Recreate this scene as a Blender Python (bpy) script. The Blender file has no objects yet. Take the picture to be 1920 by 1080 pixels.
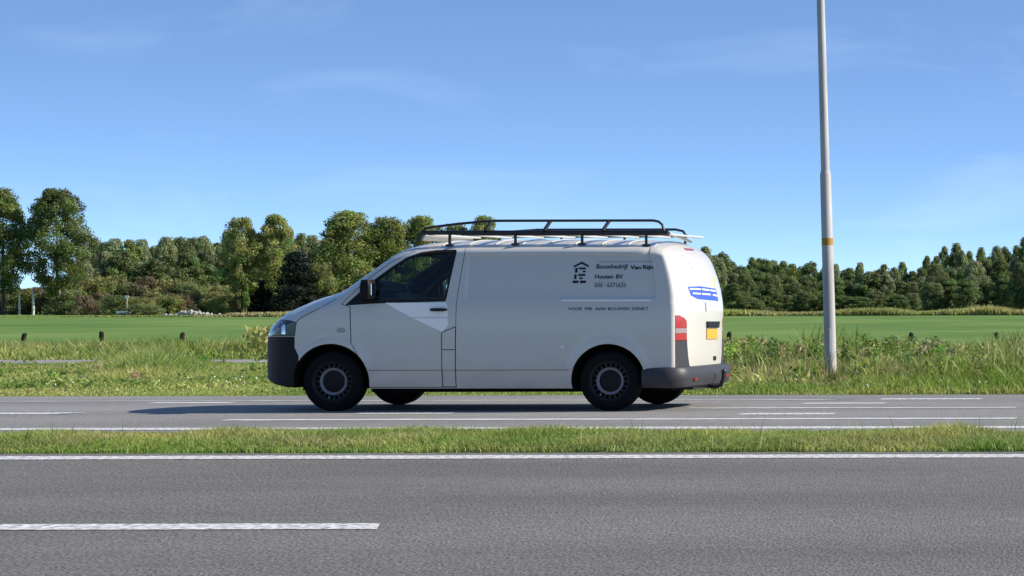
import bpy, bmesh, math, random
import numpy as np
from mathutils import Vector, Matrix
from mathutils.bvhtree import BVHTree
from mathutils.geometry import tessellate_polygon

scene = bpy.context.scene
col = scene.collection
rad = math.radians

# ------------------------------------------------------------------ camera
F = 4325.0                    # focal length in photo pixels (1920 wide)
PX, PY = 2565.0, 565.0        # principal point: the photograph is an off-centre crop
DV = 25.0                     # metres from the camera to the near side of the van
CX, CY, CZ = (PX - 960) * DV / F, -DV, (768 - PY) * DV / F
cam_d = bpy.data.cameras.new('camera')
cam_d.sensor_width = 36.0
cam_d.lens = F / 1920 * 36.0
cam_d.shift_x = -(PX - 960) / 1920
cam_d.shift_y = (PY - 540) / 1920
cam_d.clip_start = 0.1
cam_d.clip_end = 9000
cam = bpy.data.objects.new('camera', cam_d)
col.objects.link(cam)
cam.location = (CX, CY, CZ)
cam.rotation_euler = (rad(90), rad(0.12), 0)
scene.camera = cam

def at(px, py, dist):
    """photo pixel + distance along the view axis -> world point"""
    return Vector((CX + (px - PX) * dist / F, CY + dist, CZ - (py - PY) * dist / F))
def ground_y(py, z=0.0):
    return CY + (CZ - z) * F / (py - PY)

# ------------------------------------------------------------------ sky and sun
SUN_EL, SUN_AZ = rad(33), rad(9)       # azimuth measured from +X towards +Y
sun_dir = Vector((math.cos(SUN_EL) * math.cos(SUN_AZ), math.cos(SUN_EL) * math.sin(SUN_AZ), math.sin(SUN_EL)))
sun_d = bpy.data.lights.new('sun', 'SUN')
sun_d.energy = 5.0
sun_d.angle = rad(0.53)
sun_d.color = (1.0, 0.93, 0.81)
sun = bpy.data.objects.new('sun', sun_d)
col.objects.link(sun)
sun.location = (60, 10, 45)
sun.rotation_euler = sun_dir.to_track_quat('Z', 'Y').to_euler()

world = bpy.data.worlds.new('World')
scene.world = world
world.use_nodes = True
wn, wl = world.node_tree.nodes, world.node_tree.links
wn.clear()
w_out = wn.new('ShaderNodeOutputWorld')
w_bg = wn.new('ShaderNodeBackground')
w_bg.inputs['Strength'].default_value = 0.15
sky = wn.new('ShaderNodeTexSky')
sky.sky_type = 'NISHITA'
sky.sun_disc = False
sky.sun_elevation = SUN_EL
sky.sun_rotation = rad(90) - SUN_AZ
sky.air_density = 1.0
sky.dust_density = 0.35
sky.ozone_density = 3.5
tc = wn.new('ShaderNodeTexCoord')
vm = wn.new('ShaderNodeVectorMath'); vm.operation = 'MULTIPLY_ADD'
vm.inputs[1].default_value = (1, 1, 3.8)
vm.inputs[2].default_value = (0, 0, 0.075)
vn = wn.new('ShaderNodeVectorMath'); vn.operation = 'NORMALIZE'
wl.new(tc.outputs['Generated'], vm.inputs[0]); wl.new(vm.outputs[0], vn.inputs[0])
wl.new(vn.outputs[0], sky.inputs['Vector'])
# thin cirrus
cm = wn.new('ShaderNodeMapping'); cm.inputs['Scale'].default_value = (4, 4, 17); cm.inputs['Rotation'].default_value = (0, rad(4), 0)
wl.new(tc.outputs['Generated'], cm.inputs['Vector'])
cn = wn.new('ShaderNodeTexNoise'); cn.inputs['Scale'].default_value = 2.2; cn.inputs['Detail'].default_value = 7; cn.inputs['Roughness'].default_value = .52; cn.inputs['Distortion'].default_value = .5
wl.new(cm.outputs[0], cn.inputs['Vector'])
cr = wn.new('ShaderNodeMapRange'); cr.inputs['From Min'].default_value = .53; cr.inputs['From Max'].default_value = .85; cr.inputs['To Max'].default_value = .065
wl.new(cn.outputs['Fac'], cr.inputs['Value'])
mx = wn.new('ShaderNodeMix'); mx.data_type = 'RGBA'
mx.inputs['B'].default_value = (9.5, 10.2, 11, 1)
sk = wn.new('ShaderNodeVectorMath'); sk.operation = 'MULTIPLY'; sk.inputs[1].default_value = (.93, 1.0, 1.06)   # deep clear autumn blue
wl.new(sky.outputs[0], sk.inputs[0])
wl.new(cr.outputs[0], mx.inputs['Factor']); wl.new(sk.outputs[0], mx.inputs['A'])
wl.new(mx.outputs['Result'], w_bg.inputs['Color']); wl.new(w_bg.outputs[0], w_out.inputs['Surface'])

vs = scene.view_settings
vs.view_transform = 'Standard'
vs.look = 'None'
vs.exposure = 0.6
vs.gamma = 1.0
vs.use_curve_mapping = False

# ------------------------------------------------------------------ materials
def mat(name, base, rough=.6, spec=.5, metal=0.0, coat=0.0):
    m = bpy.data.materials.new(name); m.use_nodes = True
    b = m.node_tree.nodes['Principled BSDF']
    b.inputs['Base Color'].default_value = (*base, 1)
    b.inputs['Roughness'].default_value = rough
    b.inputs['Specular IOR Level'].default_value = spec
    b.inputs['Metallic'].default_value = metal
    b.inputs['Coat Weight'].default_value = coat
    b.inputs['Coat Roughness'].default_value = .06
    return m
def noise_tint(m, scale, c0, c1, lo=.35, hi=.65, detail=6, stretch=(1, 1, 1), bump=0, bscale=None, bdist=.01):
    nt = m.node_tree; n = nt.nodes; l = nt.links
    b = n['Principled BSDF']
    t = n.new('ShaderNodeTexCoord'); mp = n.new('ShaderNodeMapping'); mp.inputs['Scale'].default_value = stretch
    l.new(t.outputs['Object'], mp.inputs['Vector'])
    no = n.new('ShaderNodeTexNoise'); no.inputs['Scale'].default_value = scale; no.inputs['Detail'].default_value = detail
    l.new(mp.outputs[0], no.inputs['Vector'])
    r = n.new('ShaderNodeValToRGB')
    r.color_ramp.elements[0].position = lo; r.color_ramp.elements[0].color = (*c0, 1)
    r.color_ramp.elements[1].position = hi; r.color_ramp.elements[1].color = (*c1, 1)
    l.new(no.outputs['Fac'], r.inputs['Fac']); l.new(r.outputs[0], b.inputs['Base Color'])
    if bump:
        no2 = n.new('ShaderNodeTexNoise'); no2.inputs['Scale'].default_value = bscale or scale; no2.inputs['Detail'].default_value = 4
        l.new(mp.outputs[0], no2.inputs['Vector'])
        bp = n.new('ShaderNodeBump'); bp.inputs['Strength'].default_value = bump; bp.inputs['Distance'].default_value = bdist
        l.new(no2.outputs['Fac'], bp.inputs['Height']); l.new(bp.outputs[0], b.inputs['Normal'])
    return r

def asphalt(name, c, speck, bump):
    m = mat(name, c, .85, .35)
    nt = m.node_tree; n = nt.nodes; l = nt.links; b = n['Principled BSDF']
    t = n.new('ShaderNodeTexCoord')
    big = n.new('ShaderNodeTexNoise'); big.inputs['Scale'].default_value = .45; big.inputs['Detail'].default_value = 5
    mpb = n.new('ShaderNodeMapping'); mpb.inputs['Scale'].default_value = (.35, 1.3, 1)
    l.new(t.outputs['Object'], mpb.inputs['Vector']); l.new(mpb.outputs[0], big.inputs['Vector'])
    fine = n.new('ShaderNodeTexNoise'); fine.inputs['Scale'].default_value = 75; fine.inputs['Detail'].default_value = 2; fine.inputs['Roughness'].default_value = .7
    mpf = n.new('ShaderNodeMapping'); mpf.inputs['Scale'].default_value = (1, .42, 1)
    l.new(t.outputs['Object'], mpf.inputs['Vector']); l.new(mpf.outputs[0], fine.inputs['Vector'])
    med = n.new('ShaderNodeTexNoise'); med.inputs['Scale'].default_value = 7; med.inputs['Detail'].default_value = 6
    l.new(t.outputs['Object'], med.inputs['Vector'])
    def rng(src, a, bb, lo=.3, hi=.7):
        r = n.new('ShaderNodeMapRange'); r.inputs['From Min'].default_value = lo; r.inputs['From Max'].default_value = hi
        r.inputs['To Min'].default_value = a; r.inputs['To Max'].default_value = bb; r.clamp = False
        l.new(src.outputs['Fac'], r.inputs['Value']); return r
    r1, r2, r3 = rng(big, .80, 1.20), rng(fine, max(.08, 1 - speck), 1 + speck), rng(med, .88, 1.12)
    m1 = n.new('ShaderNodeMath'); m1.operation = 'MULTIPLY'; l.new(r1.outputs[0], m1.inputs[0]); l.new(r2.outputs[0], m1.inputs[1])
    m2 = n.new('ShaderNodeMath'); m2.operation = 'MULTIPLY'; l.new(m1.outputs[0], m2.inputs[0]); l.new(r3.outputs[0], m2.inputs[1])
    fl_ = n.new('ShaderNodeTexNoise'); fl_.inputs['Scale'].default_value = 2.3; fl_.inputs['Detail'].default_value = 5; fl_.inputs['Roughness'].default_value = .65
    mpl = n.new('ShaderNodeMapping'); mpl.inputs['Scale'].default_value = (3, .8, 1); mpl.inputs['Location'].default_value = (3.1, 7.7, 0)
    l.new(t.outputs['Object'], mpl.inputs['Vector']); l.new(mpl.outputs[0], fl_.inputs['Vector'])
    r4 = n.new('ShaderNodeMapRange'); r4.inputs['From Min'].default_value = .66; r4.inputs['From Max'].default_value = .74; r4.inputs['To Min'].default_value = 1; r4.inputs['To Max'].default_value = .55
    l.new(fl_.outputs['Fac'], r4.inputs['Value'])
    m3 = n.new('ShaderNodeMath'); m3.operation = 'MULTIPLY'; l.new(m2.outputs[0], m3.inputs[0]); l.new(r4.outputs[0], m3.inputs[1]); m2 = m3
    vm_ = n.new('ShaderNodeVectorMath'); vm_.operation = 'SCALE'; vm_.inputs[0].default_value = c
    l.new(m2.outputs[0], vm_.inputs['Scale']); l.new(vm_.outputs[0], b.inputs['Base Color'])
    bp = n.new('ShaderNodeBump'); bp.inputs['Strength'].default_value = bump; bp.inputs['Distance'].default_value = .006
    l.new(fine.outputs['Fac'], bp.inputs['Height']); l.new(bp.outputs[0], b.inputs['Normal'])
    return m

def leaf_mat(name, transl=.35, rough=.55):
    m = bpy.data.materials.new(name); m.use_nodes = True
    nt = m.node_tree; n = nt.nodes; l = nt.links
    b = n['Principled BSDF']; out = n['Material Output']
    a = n.new('ShaderNodeAttribute'); a.attribute_name = 'tint'
    l.new(a.outputs['Color'], b.inputs['Base Color'])
    b.inputs['Roughness'].default_value = rough; b.inputs['Specular IOR Level'].default_value = .3
    tr = n.new('ShaderNodeBsdfTranslucent')
    hs = n.new('ShaderNodeHueSaturation'); hs.inputs['Value'].default_value = 1.25; hs.inputs['Saturation'].default_value = 1.1
    l.new(a.outputs['Color'], hs.inputs['Color']); l.new(hs.outputs[0], tr.inputs['Color'])
    mixs = n.new('ShaderNodeMixShader'); mixs.inputs[0].default_value = transl
    l.new(b.outputs[0], mixs.inputs[1]); l.new(tr.outputs[0], mixs.inputs[2]); l.new(mixs.outputs[0], out.inputs['Surface'])
    return m

M = {}
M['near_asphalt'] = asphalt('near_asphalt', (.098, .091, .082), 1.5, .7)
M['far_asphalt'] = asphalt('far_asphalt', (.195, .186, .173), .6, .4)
M['path'] = asphalt('path_asphalt', (.25, .24, .225), .2, .2)
M['road_paint'] = mat('road_paint', (.8, .79, .76), .7)
def wear_paint():
    m = M['road_paint']; nt = m.node_tree; n = nt.nodes; l = nt.links; b = n['Principled BSDF']
    t = n.new('ShaderNodeTexCoord'); no = n.new('ShaderNodeTexNoise'); no.inputs['Scale'].default_value = 22; no.inputs['Detail'].default_value = 6
    l.new(t.outputs['Object'], no.inputs['Vector'])
    r = n.new('ShaderNodeValToRGB'); r.color_ramp.elements[0].position = .38; r.color_ramp.elements[0].color = (.24, .235, .225, 1)
    r.color_ramp.elements[1].position = .60; r.color_ramp.elements[1].color = (.70, .685, .655, 1)
    l.new(no.outputs['Fac'], r.inputs['Fac']); l.new(r.outputs[0], b.inputs['Base Color'])
wear_paint()
M['old_paint'] = mat('worn_road_paint', (.5, .5, .49), .8)
noise_tint(M['old_paint'], 9, (.30, .30, .295), (.62, .61, .6), .35, .6, stretch=(.4, 3, 1))
M['soil'] = mat('verge_soil', (.10, .13, .04), .95, .1)
M['ground'] = mat('ground_field', (.07, .16, .03), .95, .1)
M['leaf'] = leaf_mat('tree_leaf', .42)
M['blade'] = leaf_mat('grass_blade', .4, .5)
M['bark'] = mat('bark', (.10, .08, .06), .95, .1)
noise_tint(M['bark'], 3, (.05, .04, .03), (.17, .14, .11), stretch=(1, 1, .2), bump=.5, bdist=.05)
M['pale_bark'] = mat('pale_bark', (.5, .47, .4), .9, .1)
noise_tint(M['pale_bark'], 2, (.22, .2, .17), (.55, .52, .45), .3, .5)
M['post'] = mat('dark_wood_post', (.02, .017, .013), .9, .1)
M['galv'] = mat('galvanised_steel', (.40, .385, .38), .6, .4, 0)
noise_tint(M['galv'], 6, (.33, .315, .315), (.46, .445, .44), stretch=(1, 1, .15))
M['band_yellow'] = mat('pole_band_yellow', (.36, .19, .012), .5)
M['rubble'] = mat('rubble', (.36, .33, .30), .9, .1)
M['sign_white'] = mat('sign_white', (.8, .8, .8), .5)
# van
M['paint'] = mat('white_paint', (.53, .505, .455), .33, .5, 0, .6)
def dirt():
    m = M['paint']; nt = m.node_tree; n = nt.nodes; l = nt.links; b = n['Principled BSDF']
    t = n.new('ShaderNodeTexCoord'); sp = n.new('ShaderNodeSeparateXYZ'); l.new(t.outputs['Object'], sp.inputs[0])
    no = n.new('ShaderNodeTexNoise'); no.inputs['Scale'].default_value = 3.5; no.inputs['Detail'].default_value = 7
    mp = n.new('ShaderNodeMapping'); mp.inputs['Scale'].default_value = (1, 1, 2.2)
    l.new(t.outputs['Object'], mp.inputs[0]); l.new(mp.outputs[0], no.inputs['Vector'])
    h = n.new('ShaderNodeMapRange'); h.inputs['From Min'].default_value = .24; h.inputs['From Max'].default_value = .62; h.inputs['To Min'].default_value = .75; h.inputs['To Max'].default_value = 0.06
    l.new(sp.outputs['Z'], h.inputs['Value'])
    mu = n.new('ShaderNodeMath'); mu.operation = 'MULTIPLY'; l.new(h.outputs[0], mu.inputs[0]); l.new(no.outputs['Fac'], mu.inputs[1])
    mi = n.new('ShaderNodeMix'); mi.data_type = 'RGBA'
    mi.inputs['A'].default_value = (.53, .505, .455, 1); mi.inputs['B'].default_value = (.27, .25, .22, 1)
    l.new(mu.outputs[0], mi.inputs['Factor']); l.new(mi.outputs['Result'], b.inputs['Base Color'])
    rr = n.new('ShaderNodeMapRange'); rr.inputs['To Min'].default_value = .28; rr.inputs['To Max'].default_value = .6
    l.new(mu.outputs[0], rr.inputs['Value']); l.new(rr.outputs[0], b.inputs['Roughness'])
dirt()
M['plastic'] = mat('dark_grey_plastic', (.008, .0085, .010), .6, .25)
M['bumper'] = mat('bumper_plastic', (.032, .032, .036), .5, .4)
M['inside'] = mat('dark_interior', (.012, .012, .014), .8, .2)
M['dash'] = mat('dashboard_plastic', (.03, .035, .04), .55, .4)
M['under'] = mat('underbody', (.008, .008, .009), .9, .1)
M['tyre'] = mat('tyre_rubber', (.006, .006, .0065), .9, .15)
M['rim'] = mat('steel_rim', (.022, .023, .025), .5, .3, .3)
M['rim_ring'] = mat('rim_ring', (.17, .175, .185), .5, .4, .3)
M['hub'] = mat('hub_cap', (.008, .0085, .01), .7, .25)
M['rack'] = mat('black_rack_steel', (.012, .012, .013), .4, .5)
M['bar'] = mat('galvanised_bar', (.55, .55, .54), .45, .5, .3)
M['black'] = mat('black_vinyl', (.010, .010, .015), .5, .3)
M['mirror_shell'] = mat('mirror_shell', (.005, .005, .006), .6, .2)
M['seam'] = mat('seam_shadow_gap', (.05, .052, .06), .9, .1)
M['pale'] = mat('painted_door_light', (.86, .835, .80), .5, .4)  # brighter light on the front door, put into the colour
M['blue'] = mat('blue_vinyl', (.035, .085, .55), .5, .4)
M['white_vinyl'] = mat('white_vinyl', (.85, .85, .85), .5)
M['yellow_vinyl'] = mat('yellow_vinyl', (.75, .55, .12), .5)
M['grey_mark'] = mat('grey_mark', (.33, .33, .34), .5)
M['red'] = mat('red_lens', (.34, .006, .008), .18, .6, 0, .6)
M['clear'] = mat('clear_lens', (.28, .20, .21), .15, .6, 0, .6)
M['orange'] = mat('orange_lens', (.5, .16, .02), .2, .6)
M['lamp_dark'] = mat('headlight_housing', (.012, .02, .034), .12, .5, 0, .6)
M['chrome'] = mat('reflector_chrome', (.75, .77, .8), .15, .5, .9)
M['mirror'] = mat('mirror_glass', (.8, .85, .9), .03, .5, 1.0)
M['plate'] = mat('yellow_plate', (.70, .31, .025), .45, .4)
def glass(name, tint, gloss):
    m = bpy.data.materials.new(name); m.use_nodes = True
    n = m.node_tree.nodes; l = m.node_tree.links; n.remove(n['Principled BSDF'])
    t = n.new('ShaderNodeBsdfTransparent'); t.inputs[0].default_value = (*tint, 1)
    g = n.new('ShaderNodeBsdfGlossy'); g.inputs['Roughness'].default_value = .01
    lw = n.new('ShaderNodeLayerWeight'); lw.inputs['Blend'].default_value = .5
    pw = n.new('ShaderNodeMath'); pw.operation = 'POWER'; pw.inputs[1].default_value = 5; l.new(lw.outputs['Facing'], pw.inputs[0])
    f = n.new('ShaderNodeMath'); f.operation = 'MULTIPLY_ADD'; f.inputs[1].default_value = .5; f.inputs[2].default_value = gloss; l.new(pw.outputs[0], f.inputs[0])
    x = n.new('ShaderNodeMixShader'); l.new(f.outputs[0], x.inputs[0]); l.new(t.outputs[0], x.inputs[1]); l.new(g.outputs[0], x.inputs[2])
    l.new(x.outputs[0], n['Material Output'].inputs['Surface'])
    return m
M['glass'] = glass('window_glass', (.82, .88, .865), .022)

# ------------------------------------------------------------------ helpers
def tag(o, label=None, cat=None, group=None, kind=None):
    if label: o['label'] = label
    if cat: o['category'] = cat
    if group: o['group'] = group
    if kind: o['kind'] = kind
    return o
def link(name, me, m=None, parent=None, smooth=None):
    o = bpy.data.objects.new(name, me)
    if m is not None:
        me.materials.clear(); me.materials.append(m)
    col.objects.link(o)
    if parent is not None: o.parent = parent
    if smooth is not None:
        me.shade_smooth()
        if smooth < 179: me.set_sharp_from_angle(angle=rad(smooth))
    return o
def empty(name, loc, rz=0):
    o = bpy.data.objects.new(name, None); o.empty_display_size = .2
    o.location = loc; o.rotation_euler = (0, 0, rz); col.objects.link(o)
    return o
def np_mesh(name, verts, faces, tint=None):
    verts = np.asarray(verts, np.float32); faces = np.asarray(faces, np.int32)
    k = faces.shape[1]
    me = bpy.data.meshes.new(name)
    me.vertices.add(len(verts)); me.vertices.foreach_set('co', verts.ravel())
    me.loops.add(faces.size); me.loops.foreach_set('vertex_index', faces.ravel())
    me.polygons.add(len(faces)); me.polygons.foreach_set('loop_start', np.arange(0, faces.size, k, dtype=np.int32))
    me.update(calc_edges=True)
    if tint is not None:
        a = me.color_attributes.new('tint', 'FLOAT_COLOR', 'POINT')
        c = np.ones((len(verts), 4), np.float32); c[:, :3] = tint
        a.data.foreach_set('color', c.ravel())
    return me
def bm_mesh(name, bm):
    me = bpy.data.meshes.new(name); bmesh.ops.recalc_face_normals(bm, faces=bm.faces[:]); bm.to_mesh(me); bm.free()
    return me
def add_box(bm, c, s, rot=None):
    r = bmesh.ops.create_cube(bm, size=1)
    mtx = Matrix.Translation(c) @ (rot.to_4x4() if rot is not None else Matrix()) @ Matrix.Diagonal((*s, 1))
    bmesh.ops.transform(bm, matrix=mtx, verts=r['verts'])
    return r['verts']
def bevel_all(bm, w, seg=2):
    bmesh.ops.bevel(bm, geom=bm.edges[:], offset=w, segments=seg, profile=.5, affect='EDGES', clamp_overlap=True)
def add_tube(bm, pts, r, n=8, cap=True):
    pts = [Vector(p) for p in pts]; rs = r if isinstance(r, (list, tuple)) else [r] * len(pts)
    rings = []; up0 = None
    for i, p in enumerate(pts):
        d = (pts[min(i + 1, len(pts) - 1)] - pts[max(i - 1, 0)]).normalized()
        if up0 is None: up0 = Vector((0, 0, 1)) if abs(d.z) < .9 else Vector((1, 0, 0))
        a = d.cross(up0).normalized(); b = a.cross(d).normalized(); up0 = b
        rings.append([bm.verts.new(p + (a * math.cos(2 * math.pi * k / n) + b * math.sin(2 * math.pi * k / n)) * rs[i]) for k in range(n)])
    for A, B in zip(rings, rings[1:]):
        for k in range(n): bm.faces.new((A[k], A[(k + 1) % n], B[(k + 1) % n], B[k]))
    if cap: bm.faces.new(rings[0][::-1]); bm.faces.new(rings[-1])
def add_lathe(bm, prof, n=48, axis='Y'):
    """profile of (radius, offset) revolved round the axis; closed loop profile"""
    rings = []
    for r, y in prof:
        rings.append([bm.verts.new((r * math.cos(2 * math.pi * k / n), y, r * math.sin(2 * math.pi * k / n))) for k in range(n)])
    for A, B in zip(rings, rings[1:] + rings[:1]):
        for k in range(n): bm.faces.new((A[k], A[(k + 1) % n], B[(k + 1) % n], B[k]))

# smooth value noise
def vnoise(x, y, seed=0):
    xi = np.floor(x).astype(np.int64); yi = np.floor(y).astype(np.int64); xf = x - xi; yf = y - yi
    def h(a, b):
        v = np.sin(a * 127.1 + b * 311.7 + seed * 74.7) * 43758.5453
        return v - np.floor(v)
    u = xf * xf * (3 - 2 * xf); v = yf * yf * (3 - 2 * yf)
    return (h(xi, yi) * (1 - u) + h(xi + 1, yi) * u) * (1 - v) + (h(xi, yi + 1) * (1 - u) + h(xi + 1, yi + 1) * u) * v

# ------------------------------------------------------------------ ground, roads
Y_FAR_FAR = ground_y(738); Y_FAR_NEAR = ground_y(803)
Y_MED = ground_y(811); Y_NEAR_FAR = ground_y(845.5); Y_DASH = ground_y(983); Y_NEAR_NEAR = 2 * Y_DASH - Y_NEAR_FAR
Y_PATH0, Y_PATH1 = ground_y(679), ground_y(671.5)
FIELD_Z = -.40
GPROF = [(-400, -.02), (Y_NEAR_NEAR - .3, .02), (Y_NEAR_NEAR - .02, .015), (Y_NEAR_NEAR, -.06), (Y_NEAR_FAR, -.06), (Y_NEAR_FAR + .02, .0), (Y_NEAR_FAR + .8, .012),
         (Y_MED - .8, .012), (Y_MED - .02, .0), (Y_MED, -.06), (Y_FAR_FAR, -.06), (Y_FAR_FAR + .02, .0), (Y_FAR_FAR + 1.5, .02),
         (Y_PATH0 - .05, .0), (Y_PATH0, -.05), (Y_PATH1, -.05), (Y_PATH1 + .05, .0), (Y_PATH1 + 4, -.03), (44, FIELD_Z), (240, FIELD_Z), (4500, FIELD_Z)]
def gz(y):
    return np.interp(y, [p[0] for p in GPROF], [p[1] for p in GPROF])
xs = [-4500, -900, -300, -100, -40, -15, 0, 15, 40, 100, 300, 900, 4500]
gv = [(x, y, z) for (y, z) in GPROF for x in xs]
nx = len(xs)
gf = [(j * nx + i, j * nx + i + 1, (j + 1) * nx + i + 1, (j + 1) * nx + i) for j in range(len(GPROF) - 1) for i in range(nx - 1)]
gm = np_mesh('ground', gv, gf)
ground = tag(link('ground', gm, M['ground'], smooth=180), kind='structure')
r = noise_tint(M['ground'], .07, (.080, .150, .032), (.150, .220, .056), .36, .64, detail=12, stretch=(1, .55, 1), bump=.3, bscale=2, bdist=.05)
e = r.color_ramp.elements.new(.5); e.color = (.110, .188, .042, 1)

def sheet(name, y0, y1, z, m, x0=-600, x1=400, thick=.12, parent=None):
    bm = bmesh.new()
    add_box(bm, ((x0 + x1) / 2, (y0 + y1) / 2, z - thick / 2), (x1 - x0, y1 - y0, thick))
    return link(name, bm_mesh(name, bm), m, parent)
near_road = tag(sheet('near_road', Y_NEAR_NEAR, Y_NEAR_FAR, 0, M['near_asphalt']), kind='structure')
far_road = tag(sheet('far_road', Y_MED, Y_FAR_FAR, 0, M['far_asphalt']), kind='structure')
path = tag(sheet('cycle_path', Y_PATH0, Y_PATH1, .02, M['path'], thick=.1), kind='structure')

def marking(px0, px1, pya, pyb, m, parent, ragged=.004, skew=0):
    """painted strip between two image columns and rows, on the road at z=0"""
    ya, yb = ground_y(max(pya, pyb)), ground_y(min(pya, pyb))
    d = (ya + yb) / 2 - CY
    x0 = -500 if px0 is None else CX + (px0 - PX) * d / F
    x1 = 350 if px1 is None else CX + (px1 - PX) * d / F
    n = 90
    lo, hi = max(x0, -30), min(x1, 26)
    X = np.concatenate([[x0], np.linspace(lo, hi, n), [x1]]) if (x0 < lo - .1 or x1 > hi + .1) else np.linspace(x0, x1, n)
    rg = random.Random(int(abs(pya * 13 + (px0 or 0))))
    v = []
    for i, x in enumerate(X):
        sk_ = skew if i >= len(X) - 2 else 0
        v += [(x + sk_, ya + rg.uniform(-ragged, ragged), .004), (x - sk_, yb + rg.uniform(-ragged, ragged), .004)]
    f = [(2 * i, 2 * i + 2, 2 * i + 3, 2 * i + 1) for i in range(len(X) - 1)]
    return link('lane_marking', np_mesh('lane_marking', v, f), m, parent)
marking(None, None, 850.8, 857.2, M['road_paint'], near_road, .012)      # edge line by the grass strip
marking(None, 709, 978.5, 989.5, M['road_paint'], near_road, .006, .058)       # centre dash
marking(None, None, 1620, 1680, M['road_paint'], near_road)              # edge line on the camera's side
marking(None, None, 798, 802, M['road_paint'], far_road, .02)
marking(None, 143, 769, 772, M['road_paint'], far_road)
marking(420, 1905, 782.2, 784.6, M['old_paint'], far_road, .02)
marking(1387, 1565, 772.6, 775.6, M['road_paint'], far_road)
marking(668, 850, 770.8, 772.8, M['road_paint'], far_road)
marking(283, 437, 750, 752, M['old_paint'], far_road)
marking(1505, 1660, 753.6, 755.4, M['old_paint'], far_road)
marking(1290, 1905, 762.3, 763.7, M['old_paint'], far_road, .02)
marking(1650, 1840, 745.6, 747.8, M['road_paint'], far_road)
marking(None, 1600, 747.4, 748.2, M['old_paint'], far_road, .02)

# ------------------------------------------------------------------ white van
VROOT = Vector((-.45, .95, 0))
van = tag(empty('panel_van', VROOT), 'white panel van with black roof rack driving on the far road', 'van')
SH = Vector((-VROOT.x, 0, 0))
def V(px, py, d=.02):
    return ((px - PX) * (DV + d) / F + CX, CZ - (py - PY) * (DV + d) / F)
def vlink(name, me, m, parent=None, smooth=None):
    """mesh given in van space (x world, y from the van's centre line, z up)"""
    me.transform(Matrix.Translation(SH))
    return link(name, me, m, parent or van, smooth)

WZ = [(.0, .88), (.20, .895), (.30, .925), (.437, .938), (.452, .947), (.75, .952), (1.0, .951), (1.15, .944), (1.20, .933), (1.45, .893), (1.70, .842), (2.0, .79)]
ZT = [(-2.78, .60), (-2.755, .74), (-2.73, .84), (-2.70, .91), (-2.64, .99), (-2.486, 1.095), (-2.217, 1.215), (-2.10, 1.255), (-1.995, 1.285), (-1.90, 1.325), (-1.84, 1.365), (-1.64, 1.532),
      (-1.485, 1.66), (-1.38, 1.745), (-1.30, 1.795), (-1.22, 1.825), (-1.1, 1.848), (-.95, 1.863), (-.5, 1.878), (.5, 1.882), (1.4, 1.872), (1.66, 1.855), (1.76, 1.825), (1.81, 1.78), (1.84, 1.70)]
ZB = [(-2.78, .56), (-2.755, .43), (-2.70, .35), (-2.6, .30), (-2.45, .266), (-2.2, .25), (1.4, .245), (1.6, .30), (1.9, .33)]
XF, XFS, XR, XRS = -2.765, -2.36, 1.842, 1.705
ARCH = [(-1.965, .325, .412), (1.04, .325, .405)]
def sstep(t):
    t = max(0., min(1., t)); return t * t * (3 - 2 * t)
def corner(X):
    if X < XFS:
        t = (XFS - X) / (XFS - XF); return max(0., 1 - t ** 2.3) ** (1 / 2.3)
    if X > XRS:
        t = (X - XRS) / (XR - XRS); return max(0., 1 - t ** 2.7) ** (1 / 2.7)
    return 1.
def press(X, z):
    a = sstep((X + .52) / .02) * sstep((1.56 - X) / .02) * sstep((z - (1.222 if X > .5 else 1.20)) / (.018 if X > .52 else .09 if X < .42 else .09 - .72 * (X - .42))) * sstep((1.70 - z) / .02)
    return -.017 * a
def flare(X, z):
    s = 0
    for ax, az, ar in ARCH:
        d = math.hypot(X - ax, z - az)
        s += .012 * math.exp(-((d - ar - .015) / .035) ** 2)
    return s
def body_section(X, shrink=0.0):
    zt = np.interp(X, [p[0] for p in ZT], [p[1] for p in ZT]) ; zb = np.interp(X, [p[0] for p in ZB], [p[1] for p in ZB])
    zs = max(zt - .175, zb + .2)
    pts = []
    c = corner(X)
    for f in ROWF:
        z = zb + f * (zs - zb)
        w = np.interp(z, [p[0] for p in WZ], [p[1] for p in WZ]) + flare(X, z) + press(X, z)
        pts.append((w * c, z))
    w0 = pts[-1][0]
    p = 2.35
    for k in range(1, 17):
        th = k / 16 * math.pi / 2
        yy = w0 * abs(math.cos(th)) ** (2 / p); zz = zs + (zt - zs) * abs(math.sin(th)) ** (2 / p)
        pts.append((yy, zz))
    return pts
def deform(X, y, z):
    b = .20 * sstep((-1.15 - X) / 1.0) * (1 - (y / .95) ** 2)
    x = X - b
    if X > 1.2:
        x -= .36 * max(0, z - 1.08) ** 2 * sstep((X - 1.2) / .6)
    return (x, y, z)
ZROWS = [.245, .27, .31, .36, .41, .436, .452, .48, .53, .58, .63, .68, .73, .78, .83, .89, .95, 1.01, 1.07, 1.12, 1.15, 1.175, 1.2, 1.215, 1.222, 1.231, 1.240, 1.25, 1.30, 1.37, 1.45, 1.53, 1.60, 1.65, 1.68, 1.69, 1.70]
ROWF = [(z - .245) / (1.70 - .245) for z in ZROWS]
ST = [XF + .003, XF + .012, XF + .03, XF + .055, XF + .09, XF + .13, XF + .18, XF + .24, XF + .31, XF + .37]
ST += list(np.arange(-2.36, -.56, .035)) + [-.53, -.52, -.513, -.506, -.50, -.49] + list(np.arange(-.45, 1.52, .04)) + [1.53, 1.54, 1.547, 1.553, 1.56, 1.575, 1.60, 1.63, 1.66, 1.685, 1.705, 1.72, 1.735, 1.75, 1.765, 1.78, 1.795, 1.808, 1.82, 1.83, 1.836, 1.839]
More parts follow.
